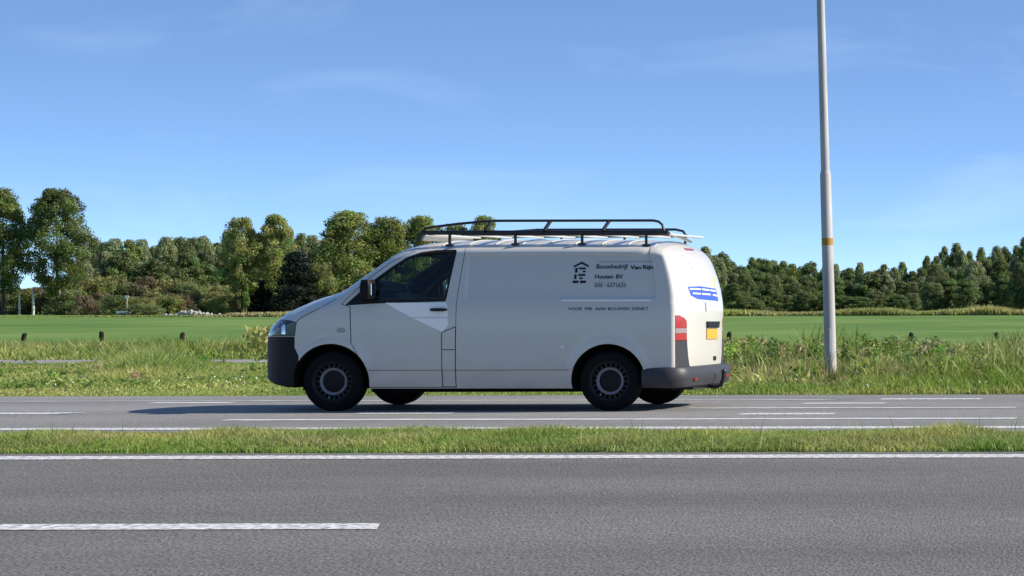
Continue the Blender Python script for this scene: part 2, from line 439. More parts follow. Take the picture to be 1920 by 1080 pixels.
def build_solid():
    ST.sort()
    bm = bmesh.new(); rings = []
    for X in ST:
        h = body_section(X)
        left = [(-y, z) for y, z in h]              # near side, bottom -> roof centre
        right = [(y, z) for y, z in h[:-1]][::-1]
        rings.append([bm.verts.new(deform(X, y, z)) for y, z in left + right])
    n = len(rings[0])
    for A, B in zip(rings, rings[1:]):
        for k in range(n):
            bm.faces.new((A[k], A[(k + 1) % n], B[(k + 1) % n], B[k]))
    m_ = (n + 1) // 2
    for R_ in (rings[0], rings[-1]):
        for k in range(m_ - 2): bm.faces.new((R_[k], R_[k + 1], R_[2 * m_ - 3 - k], R_[2 * m_ - 2 - k]))
        bm.faces.new((R_[m_ - 2], R_[m_ - 1], R_[m_]))
    bmesh.ops.recalc_face_normals(bm, faces=bm.faces[:])
    return bm
bmS = build_solid()
BVH = BVHTree.FromBMesh(bmS)
meS = bpy.data.meshes.new('solid'); bmS.to_mesh(meS); bmS.free()
meS.materials.append(M['paint'])
def side_y(x, z):
    h = BVH.ray_cast(Vector((x, -3, z)), Vector((0, 1, 0)))
    return h[0].y if h[0] is not None else -.9
def rear_x(y, z):
    h = BVH.ray_cast(Vector((4, y, z)), Vector((-1, 0, 0)))
    return h[0].x if h[0] is not None else 1.8

def prism(poly, y0, y1, bm=None):
    """closed prism from an xz polygon"""
    own = bm is None
    if own: bm = bmesh.new()
    A = [bm.verts.new((x, y0, z)) for x, z in poly]; B = [bm.verts.new((x, y1, z)) for x, z in poly]
    fs = [bm.faces.new(A), bm.faces.new(B[::-1])]
    n = len(poly)
    for k in range(n): fs.append(bm.faces.new((A[k], B[k], B[(k + 1) % n], A[(k + 1) % n])))
    bmesh.ops.recalc_face_normals(bm, faces=fs)
    return bm
def to_me(bm, m):
    me = bpy.data.meshes.new('cut'); bmesh.ops.recalc_face_normals(bm, faces=bm.faces[:]); bm.to_mesh(me); bm.free(); me.materials.append(m); return me
def boolean(meA, meB, op):
    a = bpy.data.objects.new('ta', meA); b = bpy.data.objects.new('tb', meB)
    col.objects.link(a); col.objects.link(b)
    md = a.modifiers.new('b', 'BOOLEAN'); md.object = b; md.operation = op; md.solver = 'EXACT'; md.material_mode = 'TRANSFER'
    dg = bpy.context.evaluated_depsgraph_get(); dg.update()
    me = bpy.data.meshes.new_from_object(a.evaluated_get(dg), preserve_all_data_layers=True, depsgraph=dg)
    bpy.data.objects.remove(a); bpy.data.objects.remove(b)
    return me
def offset_poly(poly, d):
    n = len(poly); ar = sum(poly[i][0] * poly[(i + 1) % n][1] - poly[(i + 1) % n][0] * poly[i][1] for i in range(n))
    s = 1 if ar > 0 else -1; out = []
    for i in range(n):
        p, q, t = Vector(poly[i - 1]), Vector(poly[i]), Vector(poly[(i + 1) % n])
        n1 = (q - p).normalized(); n2 = (t - q).normalized()
        n1 = Vector((n1.y, -n1.x)) * s; n2 = Vector((n2.y, -n2.x)) * s
        m = (n1 + n2); m = m / max(.3, m.dot(n1)) if m.length > 1e-6 else n1
        out.append(tuple(q + m * d))
    return out
def mirrored(me):
    m = me.copy(); m.transform(Matrix.Diagonal((1, -1, 1, 1))); m.flip_normals(); return m

WIN = [V(*p) for p in [(649, 569, .05), (700, 565.5, .03), (836, 561.5, .03), (838, 555, .03), (855, 468, .09), (852, 464, .09), (815, 465, .09), (788, 469, .09), (762, 479, .09), (735, 496, .08), (700, 523, .07), (672, 548, .06)]]
DOOR = [V(*p) for p in [(659, 571, .03), (659, 640, .0), (668, 655, .0), (680, 678, .0), (687, 700, .0), (690, 722, .02), (828, 722, .02), (828, 620, .0), (854, 609, .0), (856, 560, .02), (869, 470, .08), (869, 460, .10), (815, 460.5, .10), (785, 464, .10), (757, 474, .09), (730, 491, .08), (690, 520, .06), (644, 566, .05)]]
FLAP = [V(*p) for p in [(828, 722, .02), (854, 722, .02), (854, 609, 0), (828, 620, 0)]]
FBUMP = [(-3.2, .05), (-2.312, .05), (-2.312, .60), (-2.358, .694), (-2.358, .812), (-3.2, .812)]
HEAD = [V(*p) for p in [(556, 627, .02), (557, 598, .02)]] + [(-2.50, 1.035), (-3.2, .90), (-3.2, .822), (-2.5, .822)]
HEAD = [(-2.357, .824), (-2.34, .965), (-2.40, .985), (-2.55, .995), (-2.75, .955), (-3.2, .93), (-3.2, .824)]

# stage 1: arches, cab, windows
cut = bmesh.new()
for ax, az, ar in ARCH:
    for s in (-1, 1):
        poly = [(ax + ar * math.cos(2 * math.pi * k / 48), az + ar * math.sin(2 * math.pi * k / 48)) for k in range(48)]
        prism(poly, s * .60, s * 1.2, cut)
S1 = boolean(meS, to_me(cut, M['under']), 'DIFFERENCE')
CAB = [(-1.86, 1.20), (-1.50, .80), (-.60, .80), (-.60, 1.80), (-1.15, 1.775), (-1.27, 1.725), (-1.40, 1.63), (-1.80, 1.285)]
S2 = boolean(S1, to_me(prism(CAB, -.74, .74), M['inside']), 'DIFFERENCE')
cut = bmesh.new()
prism(WIN, -1.2, -.70, cut); prism(WIN, .70, 1.2, cut)
S3 = boolean(S2, to_me(cut, M['inside']), 'DIFFERENCE')
nrm = Vector((-.64, .77))
wb, wt = Vector((-1.80, 1.345)), Vector((-1.355, 1.735))
WS = [tuple(wb + nrm * .32), tuple(wb - nrm * .16), tuple(wt - nrm * .10), tuple(wt + nrm * .32)]
S4 = boolean(S3, to_me(prism(WS, -.66, .66), M['inside']), 'DIFFERENCE')
# stage 2: split off doors, bumper, lamps
SLAB = (-1.2, -.80)
DPATCH = boolean(S4, to_me(prism(DOOR, *SLAB), M['under']), 'INTERSECT')
FPATCH = boolean(S4, to_me(prism(offset_poly(FLAP, -.004), *SLAB), M['under']), 'INTERSECT')
cut = bmesh.new()
UN = [DOOR[0], DOOR[1], DOOR[2], DOOR[3], DOOR[4], DOOR[5], FLAP[1]] + DOOR[8:]
for s in (-1, 1):
    prism(offset_poly(UN, .006), s * 1.2, s * .80, cut)
S5 = boolean(S4, to_me(cut, M['under']), 'DIFFERENCE')
# the door's rear lower edge gets its gap to the flap
HP = boolean(S5, to_me(prism(HEAD, -1.2, -.50), M['lamp_dark']), 'INTERSECT')
BP = boolean(S5, to_me(prism(FBUMP, -1.3, 1.3), M['under']), 'INTERSECT')
TLX, TLY = 1.762, -.69
def prism_x(poly, x0, x1, bm=None):
    own = bm is None
    if own: bm = bmesh.new()
    A = [bm.verts.new((x0, y, z)) for y, z in poly]; B = [bm.verts.new((x1, y, z)) for y, z in poly]
    fs = [bm.faces.new(A), bm.faces.new(B[::-1])]
    n = len(poly)
    for k in range(n): fs.append(bm.faces.new((A[k], B[k], B[(k + 1) % n], A[(k + 1) % n])))
    bmesh.ops.recalc_face_normals(bm, faces=fs)
    return bm
def tl_edge(z):
    # inner outline of lamp and trim on the rear face
    if z > .955: return TLY - .16 * ((z - .955) / .08) ** 2.2
    return TLY + np.interp(z, [.40, .48, .58, .70, .80, .955], [.14, .075, .035, .012, 0, 0])
def tl(z0, z1, g=0):
    zz = np.linspace(z0, z1, 9)
    return prism_x([(-1.2, z1), (-1.2, z0)] + [(tl_edge(z), z) for z in zz], TLX, 2.3)
T1 = boolean(S5, to_me(tl(.900, 1.035), M['red']), 'INTERSECT')
T2 = boolean(S5, to_me(tl(.842, .897), M['clear']), 'INTERSECT')
T3 = boolean(S5, to_me(tl(.765, .839), M['red']), 'INTERSECT')
T4 = boolean(S5, to_me(tl(.40, .760), M['bumper']), 'INTERSECT')
cut = bmesh.new()
prism(offset_poly(HEAD, .005), -1.25, -.495, cut); prism(offset_poly(HEAD, .005), .495, 1.25, cut)
S6 = boolean(S5, to_me(cut, M['under']), 'DIFFERENCE')
S7 = boolean(S6, to_me(prism(offset_poly(FBUMP, .002), -1.35, 1.35), M['under']), 'DIFFERENCE')
cut = bmesh.new()
TP = [(TLX - .004, .396), (2.35, .396), (2.35, 1.039), (TLX - .004, 1.039)]
zz = np.linspace(.396, 1.037, 22)
PO = [(-1.25, 1.037), (-1.25, .396)] + [(tl_edge(z) + .004, z) for z in zz]
prism_x(PO, TLX - .004, 2.35, cut); prism_x([(-y, z) for y, z in PO], TLX - .004, 2.35, cut)
S8 = boolean(S7, to_me(cut, M['under']), 'DIFFERENCE')
def finish(me, first):
    """keep transferred materials, but darken the underside of the floor"""
    return me
def vbool(name, me, parent=None, ang=32):
    me = me.copy(); me.transform(Matrix.Translation(SH))
    o = bpy.data.objects.new(name, me); col.objects.link(o); o.parent = parent or van
    me.shade_smooth(); me.set_sharp_from_angle(angle=rad(ang))
    return o
def set_mat(me, m):
    me.materials.clear(); me.materials.append(m)
    me.polygons.foreach_set('material_index', np.zeros(len(me.polygons), np.int32)); return me
def underside(me):
    me.materials.append(M['under']); k = len(me.materials) - 1
    for p in me.polygons:
        if p.normal.z < -.85 and p.center.z < .42: p.material_index = k
underside(S8)
body = vbool('body', S8)
door = vbool('door', DPATCH); door_far = vbool('door', mirrored(DPATCH))
tag(door, 'front door with a pale triangle below its window')
flap = vbool('fuel_flap_panel', FPATCH); vbool('fuel_flap_panel', mirrored(FPATCH))
fb = vbool('front_bumper', set_mat(BP, M['plastic']))
hl = vbool('headlight', set_mat(HP, M['lamp_dark']))
for me in (mirrored(HP),): vbool('headlight', set_mat(me, M['lamp_dark']))
for s in (0, 1):
    f = (lambda m: m) if s == 0 else mirrored
    t = vbool('tail_light', set_mat(f(T1), M['red']))
    vbool('clear_lens', set_mat(f(T2), M['clear']), t); vbool('lower_red_lens', set_mat(f(T3), M['red']), t)
    vbool('corner_trim', set_mat(f(T4), M['bumper']))

# ---- pieces laid on the body's skin
def skin_patch(name, polys, off, m, parent=None, mode='side', sub=2, thick=.004, far=False, smooth=25):
    """flat polygons in (x,z) or (y,z) wrapped on the body, slightly proud"""
    bm = bmesh.new()
    for poly in polys:
        vs_ = [bm.verts.new((p[0], 0, p[1])) for p in poly]
        bm.faces.new(vs_)
    bmesh.ops.triangulate(bm, faces=bm.faces[:])
    for _ in range(sub):
        bmesh.ops.subdivide_edges(bm, edges=[e for e in bm.edges if e.calc_length() > .06], cuts=1, use_grid_fill=False)
        bmesh.ops.triangulate(bm, faces=bm.faces[:])
    wrap(bm, off, mode)
    ext(bm, thick, mode)
    if far: bmesh.ops.scale(bm, vec=(1, -1, 1), verts=bm.verts[:])
    return vlink(name, bm_mesh(name, bm), m, parent, smooth)
def wrap(bm, off, mode):
    for v in bm.verts:
        a, c = v.co.x, v.co.z
        if mode == 'side': v.co = (a, side_y(a, c) - off, c)
        else: v.co = (rear_x(a, c) + off, a, c)
def ext(bm, thick, mode):
    top = bm.faces[:]
    r = bmesh.ops.extrude_face_region(bm, geom=top)
    d = Vector((0, thick, 0)) if mode == 'side' else Vector((-thick, 0, 0))
    bmesh.ops.translate(bm, vec=d, verts=[g for g in r['geom'] if isinstance(g, bmesh.types.BMVert)])
def strip(pts, w):
    """polyline -> list of quads (xz) of width w"""
    out = []
    for p, q in zip(pts, pts[1:]):
        p, q = Vector(p), Vector(q); d = (q - p).normalized(); n = Vector((-d.y, d.x)) * w / 2
        k = max(1, int((q - p).length / .06))
        for i in range(k):
            a, b = p.lerp(q, i / k), p.lerp(q, (i + 1) / k)
            out.append([a - n, b - n, b + n, a + n])
    return out
def inset(poly, d): return offset_poly(poly, -d)
# windows: glass, black rubber frame
GL = [V(*p) for p in [(697, 564, .04), (834, 560, .03), (853, 466, .09), (815, 467, .09), (789, 471, .09), (763, 481, .09), (736, 498, .08), (697, 528, .07)]]
def pane(far):
    g = skin_patch('window', [GL], -.012, M['glass'], door_far if far else door, sub=3, thick=.004, far=far, smooth=180)
    ring = []
    o, i = offset_poly(WIN, -.002), offset_poly(WIN, -.026)
    for k in range(len(o)):
        ring.append([o[k], o[(k + 1) % len(o)], i[(k + 1) % len(o)], i[k]])
    skin_patch('window_seal', ring, -.004, M['plastic'], g, sub=1, thick=.02, far=far)
    tri = [V(*p) for p in [(651, 567.5, .05), (699, 564.5, .03), (699, 526, .07), (673, 549.5, .06)]]
    skin_patch('mirror_base', [tri], -.003, M['plastic'], door_far if far else door, sub=1, thick=.02, far=far)
pane(False); pane(True)
# windscreen pane
bm = bmesh.new(); grid = []
for i in range(9):
    row = []
    for j in range(15):
        y = -.665 + 1.33 * j / 14; p = wb.lerp(wt, -.015 + 1.03 * i / 8) + nrm * .6
        h = BVH.ray_cast(Vector((p.x, y, p.y)), Vector((-nrm.x, 0, -nrm.y)))
        q = (h[0] if h[0] is not None else Vector((p.x, y, p.y)) - Vector((nrm.x, 0, nrm.y)) * .6) - Vector((nrm.x, 0, nrm.y)) * .004
        row.append(bm.verts.new(q))
    grid.append(row)
for A, B in zip(grid, grid[1:]):
    for j in range(14): bm.faces.new((A[j], A[j + 1], B[j + 1], B[j]))
rr = bmesh.ops.extrude_face_region(bm, geom=bm.faces[:])
bmesh.ops.translate(bm, vec=Vector((.003, 0, -.004)), verts=[g for g in rr['geom'] if isinstance(g, bmesh.types.BMVert)])
vlink('windscreen', bm_mesh('windscreen', bm), M['glass'], smooth=180)

# seams
def seam(pts, w=.007, parent=None, mode='side', far=False, off=.0012):
    return skin_patch('panel_seam', strip(pts, w), off, M['seam'], parent, mode, sub=0, thick=.004, far=far)
for far in (False, True):
    seam([V(*p) for p in [(556, 601, .02), (566, 592, .03), (590, 580, .05), (612, 568, .06), (632, 556, .08)]], .008, far=far)
    seam([V(*p) for p in [(658, 572, .03), (658, 636, 0)]], .007, far=far)
    seam([V(*p) for p in [(828, 652, 0), (854, 652, 0)]], .008, flap if not far else None, far=far, off=.002)
    seam([V(*p) for p in [(828, 621, 0), (828, 721, 0)]], .008, far=far, off=.002)
    seam([V(*p) for p in [(828, 620, 0), (853, 609, 0)]], .007, far=far, off=.002)
    seam([V(692, 690.5, .01), V(1066, 690.5, .01)], .005, far=far)
# sun glint on the ledge under the rear panel, added as a white tube
glint = bmesh.new()
pts = []
for k in range(26):
    x, z = V(1052 + (1222 - 1052) * k / 25, 560.2, .02); pts.append((x, side_y(x, z) - .002, z))
add_tube(glint, pts, [.003] + [.009] * 24 + [.003], 8)
vlink('painted_glint', bm_mesh('glint', glint), M['white_vinyl'], smooth=60)

# triangle of light on the near door, put into a paler colour
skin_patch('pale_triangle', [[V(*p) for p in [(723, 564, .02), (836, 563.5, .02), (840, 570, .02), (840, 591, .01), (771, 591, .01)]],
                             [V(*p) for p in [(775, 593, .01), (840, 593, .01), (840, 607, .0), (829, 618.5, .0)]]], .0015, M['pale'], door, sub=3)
# door handle
bm = bmesh.new(); hx, hz = V(822, 577, .0)
for k, (dx, rz_, ry) in enumerate([(-.085, .010, .012), (-.05, .019, .03), (0, .021, .036), (.05, .020, .034), (.08, .017, .026), (.092, .008, .012)]): pass
add_tube(bm, [(hx + dx, side_y(hx + dx, hz) - oy, hz) for dx, oy in [(-.088, .002), (-.06, .022), (0, .03), (.06, .026), (.09, .002)]], [.010, .017, .019, .018, .011], 10)
hme = bm_mesh('handle', bm)
hm2 = mirrored(hme)
vlink('handle', hme, M['plastic'], door, 60); vlink('handle', hm2, M['plastic'], door_far, 60)
# side marker
mxs = [V(640 + 8 * math.cos(a), 615.5 + 5 * math.sin(a), .01) for a in np.linspace(0, 2 * math.pi, 16, endpoint=False)]
for far in (False, True): skin_patch('side_marker', [mxs], .006, M['grey_mark'], sub=0, thick=.01, far=far)
skin_patch('body_nick', [[V(1050, 648.5, 0), V(1056, 645, 0), V(1058, 647, 0), V(1053, 649.5, 0)]], .003, M['white_vinyl'], sub=0)

# lettering
def text_mesh(s, size, width, bold=0.0):
    cu = bpy.data.curves.new('t', 'FONT'); cu.body = s; cu.size = size; cu.offset = bold; cu.resolution_u = 3
    o = bpy.data.objects.new('t', cu); col.objects.link(o)
    dg = bpy.context.evaluated_depsgraph_get(); dg.update()
    me = bpy.data.meshes.new_from_object(o.evaluated_get(dg)); bpy.data.objects.remove(o)
    co = np.empty(len(me.vertices) * 3, np.float32); me.vertices.foreach_get('co', co); co = co.reshape(-1, 3)
    return me, co
def lettering(s, p0, p1, bold=0.0, m='black', mode='side', off=.003, parent=None):
    """text filling the box p0 (left, bottom) .. p1 (right, top)"""
    me, co = text_mesh(s, 1, 1, bold)
    lo, hi = co.min(0), co.max(0)
    u = (co - lo) / np.maximum(hi - lo, 1e-6)
    bm = bmesh.new(); bm.from_mesh(me)
    for v, q in zip(bm.verts, u):
        v.co = (p0[0] + (p1[0] - p0[0]) * q[0], 0, p0[1] + (p1[1] - p0[1]) * q[1])
    wrap(bm, off, mode); ext(bm, .003, mode)
    return vlink('lettering', bm_mesh('lettering', bm), M[m], parent)
lettering('Bouwbedrijf', V(1116.5, 503.5, .06), V(1175.5, 492, .06), .012)
lettering('Van', V(1180, 502, .06), V(1200, 494.5, .06), .03)
lettering('Rijn', V(1203.5, 503.8, .06), V(1224, 494, .06), .03)
lettering('Houten', V(1114.5, 519.5, .05), V(1149, 511.5, .05), .018)
lettering('BV', V(1154, 519.5, .05), V(1167, 511.5, .05), .018)
lettering('030', V(1114.5, 535.5, .05), V(1129, 527.8, .05), .0)
lettering('-', V(1132, 532.2, .05), V(1135, 531.2, .05), .0)
lettering('6371633', V(1138, 535.5, .05), V(1173, 527.8, .05), .0)
for a, b, wd in [(1066, 1092.5, 'VOOR'), (1097, 1111.5, 'WIE'), (1117, 1136, 'AAN'), (1141, 1181, 'BOUWEN'), (1186, 1217, 'DENKT')]:
    lettering(wd, V(a, 578.8, .02), V(b, 573, .02), .0)
skin_patch('pinstripe', strip([V(1119, 487.5, .07), V(1224, 487.5, .07)], .011), .002, M['grey_mark'], sub=0)
skin_patch('pinstripe', strip([V(1119, 525.8, .06), V(1172, 525.8, .06)], .005), .002, M['grey_mark'], sub=0)
def prect(x0, y0, x1, y1): return [V(x0, y1, .06), V(x1, y1, .06), V(x1, y0, .06), V(x0, y0, .06)]
bx0, by0, sc = 1060, 480, 180 / 1767
def L(x0, y0, x1, y1): return prect(bx0 + x0 * sc, by0 + y0 * sc, bx0 + x1 * sc, by0 + y1 * sc)
roofp = [V(bx0 + x * sc, by0 + y * sc, .06) for x, y in [(130, 150), (280, 72), (415, 145), (408, 175), (280, 112), (135, 182)]]
skin_patch('house_emblem', [[roofp[0], roofp[1], roofp[4], roofp[5]], [roofp[1], roofp[2], roofp[3], roofp[4]], L(165, 185, 208, 275), L(232, 180, 360, 215), L(305, 238, 360, 270),
            L(158, 305, 198, 395), L(230, 300, 358, 338), L(252, 362, 310, 396), L(132, 422, 240, 468), L(268, 422, 376, 468)], .003, M['black'], sub=0)

# rear face things: yc from image columns
def R(px, py, xr=1.87):
    xr -= .043
    d = (PX - (960 + 173 * xr)) / (PX - px) * DV - DV
    return (d - .95, CZ - (py - PY) * (DV + d) / F)
blue = skin_patch('blue_sticker', [[R(1291, 535, 1.85), R(1312, 534, 1.85), R(1341, 539, 1.85), R(1345, 562, 1.86), R(1305, 558, 1.86), R(1295, 551, 1.86)]], .002, M['blue'], mode='rear', sub=3)
def bar(x0, x1, y0, y1, h):
    # the words on the sticker are blurred beyond reading: white bars of their size
    skin_patch('blurred_lettering', [[R(x0, y0 + h, 1.855), R(x1, y1 + h, 1.855), R(x1, y1, 1.855), R(x0, y0, 1.855)]], .005, M['white_vinyl'], blue, mode='rear', sub=2)
bar(1294, 1312, 537.6, 538.2, 2.6); bar(1314.5, 1328, 538.4, 540, 2.6); bar(1330, 1340, 540.3, 541.8, 2.6)
bar(1297.5, 1311, 546, 546.8, 2.6); bar(1313.5, 1329, 547, 548.4, 2.6); bar(1333.5, 1342, 549, 550.6, 2.6)
skin_patch('yellow_sticker', [[R(1335, 515, 1.80), R(1338, 516, 1.80), R(1341, 536, 1.84), R(1338, 534, 1.84)]], .003, M['yellow_vinyl'], mode='rear', sub=2)
for (a, b) in [(1286, 477), (1288.5, 482), (1291, 490.5), (1293, 498.5)]:
    skin_patch('small_mark', [[R(a - 1.6, b + 1, 1.77), R(a + 2, b + 1, 1.77), R(a + 2, b - .8, 1.77), R(a - 1.6, b - .8, 1.77)]], .002, M['grey_mark'], mode='rear', sub=0)
skin_patch('maker_badge', [[(-.055 + .05 * 0, 1.09), (-.01, 1.075), (.0, 1.12), (-.02, 1.17), (-.06, 1.18), (-.05, 1.13)]], .006, M['grey_mark'], mode='rear', sub=0, thick=.01)
c = R(1332, 622, 1.87)
skin_patch('licence_plate', [[R(1322, 633, 1.87), R(1342, 633, 1.87), R(1342, 614, 1.87), R(1322, 614, 1.87)]], .012, M['plate'], mode='rear', sub=1, thick=.014)
skin_patch('door_handle', [[R(1322, 612, 1.87), R(1344, 612, 1.87), R(1346, 600, 1.87), R(1322, 600, 1.87)]], .02, M['plastic'], mode='rear', sub=1, thick=.03)
skin_patch('door_lock', [[R(1335, 673, 1.87), R(1340, 673, 1.87), R(1340, 665, 1.87), R(1335, 665, 1.87)]], .006, M['plastic'], mode='rear', sub=0, thick=.01)
skin_patch('brake_lamp', [[(-.16, 1.765), (.16, 1.765), (.16, 1.785), (-.16, 1.785)]], .01, M['red'], mode='rear', sub=1, thick=.02)
# headlight inner reflector (pale parts seen in the lamp)
skin_patch('reflector', [[V(534, 604, .3), V(541, 600, .2), V(545, 604, .15), V(546, 622, .15), V(541, 622, .2), V(541, 608, .2), V(536, 612, .3), V(533, 622, .3), V(530, 622, .3)]], .003, M['chrome'], hl, sub=0)

# rear bumper, swept round the back
bm = bmesh.new()
path_pts = [(1.405, -.935, 0), (1.50, -.945, .25), (1.60, -.945, .7)]
for k in range(9):
    a = -math.pi / 2 + k / 8 * math.pi / 2
    path_pts.append((1.655 + .165 * math.cos(a), -.775 + .165 * math.sin(a), 1))
path_pts += [(1.84, -.4, 1), (1.85, 0, 1)]
full = path_pts + [(x, -y, s) for x, y, s in path_pts[:-1]][::-1]
prof = [(-.16, .29), (-.16, .455), (.0, .476), (.030, .470), (.058, .435), (.060, .34), (.030, .262), (.0, .25)]
rings = []
for i, (x, y, s) in enumerate(full):
    a = Vector(full[max(i - 1, 0)][:2]); b = Vector(full[min(i + 1, len(full) - 1)][:2]); d = (b - a).normalized()
    n = Vector((d.y, -d.x))
    rings.append([bm.verts.new((x + n.x * o * (.35 + .65 * s if o > 0 else 1), y + n.y * o * (.35 + .65 * s if o > 0 else 1), z if z < .45 else z - .012 * (1 - s))) for o, z in prof])
for A, B in zip(rings, rings[1:]):
    for k in range(len(prof)): bm.faces.new((A[k], A[(k + 1) % len(prof)], B[(k + 1) % len(prof)], B[k]))
bm.faces.new(rings[0]); bm.faces.new(rings[-1][::-1])
rb = vlink('rear_bumper', bm_mesh('rear_bumper', bm), M['bumper'], smooth=40)
for s in (-1, 1):
    bm = bmesh.new(); add_box(bm, (1.894, s * .62, .335), (.012, .10, .025)); bevel_all(bm, .003)
    vlink('reflector', bm_mesh('reflector', bm), M['red'], rb)
bm = bmesh.new()
add_tube(bm, [(1.65, .1, .25), (1.90, .1, .22), (1.97, .1, .24), (2.0, .1, .33), (2.0, .1, .39)], .022, 10)
bmesh.ops.create_uvsphere(bm, u_segments=12, v_segments=8, radius=.03, matrix=Matrix.Translation((2.0, .1, .40)))
add_box(bm, (1.78, .05, .24), (.10, 1.1, .05))
vlink('tow_bar', bm_mesh('tow_bar', bm), M['rack'], smooth=40)
# underbody: sump, silencer, axle
bm = bmesh.new()
add_box(bm, (-.5, 0, .24), (2.3, 1.3, .08)); add_tube(bm, [(1.04, -.7, .325), (1.04, .7, .325)], .05, 10); add_tube(bm, [(-1.965, -.7, .325), (-1.965, .7, .325)], .05, 10)
add_box(bm, (1.55, -.35, .27), (.22, .7, .12)); add_box(bm, (-2.2, 0, .27), (.5, 1.1, .10))
vlink('underbody', bm_mesh('underbody', bm), M['under'])

# wheels
WR = .326
bm = bmesh.new()
add_lathe(bm, [(.205, -.085), (.235, -.098), (.285, -.102), (.312, -.088), (.323, -.066), (WR, -.03), (WR, .03), (.323, .066), (.312, .088), (.285, .102), (.205, .085)], 64)
tyre_me = bm_mesh('tyre', bm); tyre_me.shade_smooth(); tyre_me.set_sharp_from_angle(angle=rad(40))
bm = bmesh.new()
add_lathe(bm, [(.206, -.084), (.219, -.092), (.222, -.086), (.210, .08), (.195, .08), (.192, -.05), (.196, -.078)], 64)
rim_me = bm_mesh('rim', bm); rim_me.shade_smooth(); rim_me.set_sharp_from_angle(angle=rad(40))
bm = bmesh.new()
add_lathe(bm, [(.118, -.052), (.128, -.064), (.146, -.066), (.152, -.058), (.150, -.045), (.120, -.042)], 64)
ring_me = bm_mesh('rim_ring', bm); ring_me.shade_smooth(); ring_me.set_sharp_from_angle(angle=rad(50))
bm = bmesh.new()
add_lathe(bm, [(.002, -.075), (.03, -.076), (.06, -.070), (.10, -.055), (.122, -.044), (.122, -.03), (.002, -.03)], 48)
hub_me = bm_mesh('hub_cap', bm); hub_me.shade_smooth(); hub_me.set_sharp_from_angle(angle=rad(50))
bm = bmesh.new()
for k in range(20):
    a = 2 * math.pi * k / 20
    add_box(bm, (.172 * math.cos(a), -.042, .172 * math.sin(a)), (.05, .012, .026), Matrix.Rotation(-a, 3, 'Y'))
spoke_me = bm_mesh('slotted_disc', bm)
bm = bmesh.new(); add_lathe(bm, [(.002, .0), (.20, .0), (.20, .02), (.002, .02)], 32); disc_me = bm_mesh('brake_disc', bm)
bm = bmesh.new(); bmesh.ops.create_uvsphere(bm, u_segments=10, v_segments=6, radius=.010, matrix=Matrix.Translation((-.045, -.060, -.178))); wt_me = bm_mesh('wheel_weight', bm)
for me, m in ((tyre_me, 'tyre'), (rim_me, 'rim'), (ring_me, 'rim_ring'), (hub_me, 'hub'), (spoke_me, 'rim'), (disc_me, 'under'), (wt_me, 'chrome')):
    me.materials.clear(); me.materials.append(M[m])
for wi, (wx, s) in enumerate(((-1.965, -1), (1.04, -1), (-1.965, 1), (1.04, 1))):
    w = bpy.data.objects.new('wheel', disc_me); col.objects.link(w); w.parent = van
    w.location = (wx - VROOT.x, s * .825, WR); w.rotation_euler = (0, 0.7 * wi, 0 if s < 0 else math.pi)
    if s < 0: w.rotation_euler = (0, [.0, .35][wi], 0)
    for nm, me in (('tyre', tyre_me), ('rim', rim_me), ('rim_ring', ring_me), ('hub_cap', hub_me), ('slotted_disc', spoke_me), ('wheel_weight', wt_me)):
        o = bpy.data.objects.new(nm, me); col.objects.link(o); o.parent = w

# mirrors
def door_mirror(s):
    bm = bmesh.new()
    add_box(bm, (0, 0, 0), (.10, .20, .21)); bmesh.ops.subdivide_edges(bm, edges=bm.edges[:], cuts=2, use_grid_fill=True)
    for v in bm.verts:
        k = v.co.z / .105; j = v.co.y / .10
        v.co.x = v.co.x * (1 - .25 * k * k - .2 * j * j) - (.02 if v.co.x < 0 else 0)
        v.co.y *= 1 - .12 * abs(k)
    bevel_all(bm, .006, 1)
    bmesh.ops.translate(bm, vec=(-1.525, s * 1.01, 1.325), verts=bm.verts[:])
    add_tube(bm, [(-1.62, s * .93, 1.24), (-1.61, s * .99, 1.27), (-1.54, s * 1.01, 1.28)], [.04, .035, .03], 8)
    h = vlink('door_mirror', bm_mesh('door_mirror', bm), M['mirror_shell'], smooth=50)
    bm = bmesh.new(); add_box(bm, (-1.479, s * 1.01, 1.325), (.008, .11, .13)); bevel_all(bm, .003, 1)
    vlink('mirror_glass', bm_mesh('mirror_glass', bm), M['mirror'], h)
door_mirror(-1); door_mirror(1)

# cab interior
bm = bmesh.new(); prism([(-1.84, 1.19), (-1.62, 1.245), (-1.40, 1.22), (-1.30, 1.10), (-1.36, .82), (-1.52, .82)], -.735, .735, bm)
add_box(bm, (-1.52, -.35, 1.26), (.2, .36, .06))
vlink('dashboard', bm_mesh('dashboard', bm), M['dash'], smooth=30)
bm = bmesh.new()
tor = [(0, .19 * math.cos(a), .19 * math.sin(a)) for a in np.linspace(0, 2 * math.pi, 28)]
add_tube(bm, tor, .017, 8, cap=False); add_tube(bm, [(0, -.18, 0), (-.03, 0, 0), (0, .18, 0)], .014, 6); add_tube(bm, [(-.03, 0, -.01), (0, 0, -.18)], .014, 6)
bmesh.ops.create_uvsphere(bm, u_segments=12, v_segments=8, radius=.06, matrix=Matrix.Translation((-.03, 0, 0)))
add_tube(bm, [(-.03, 0, 0), (-.28, 0, 0)], .03, 8)
bmesh.ops.transform(bm, matrix=Matrix.Translation((-1.22, -.40, 1.24)) @ Matrix.Rotation(rad(-38), 4, 'Y'), verts=bm.verts[:])
vlink('steering_wheel', bm_mesh('steering_wheel', bm), M['dash'], smooth=60)
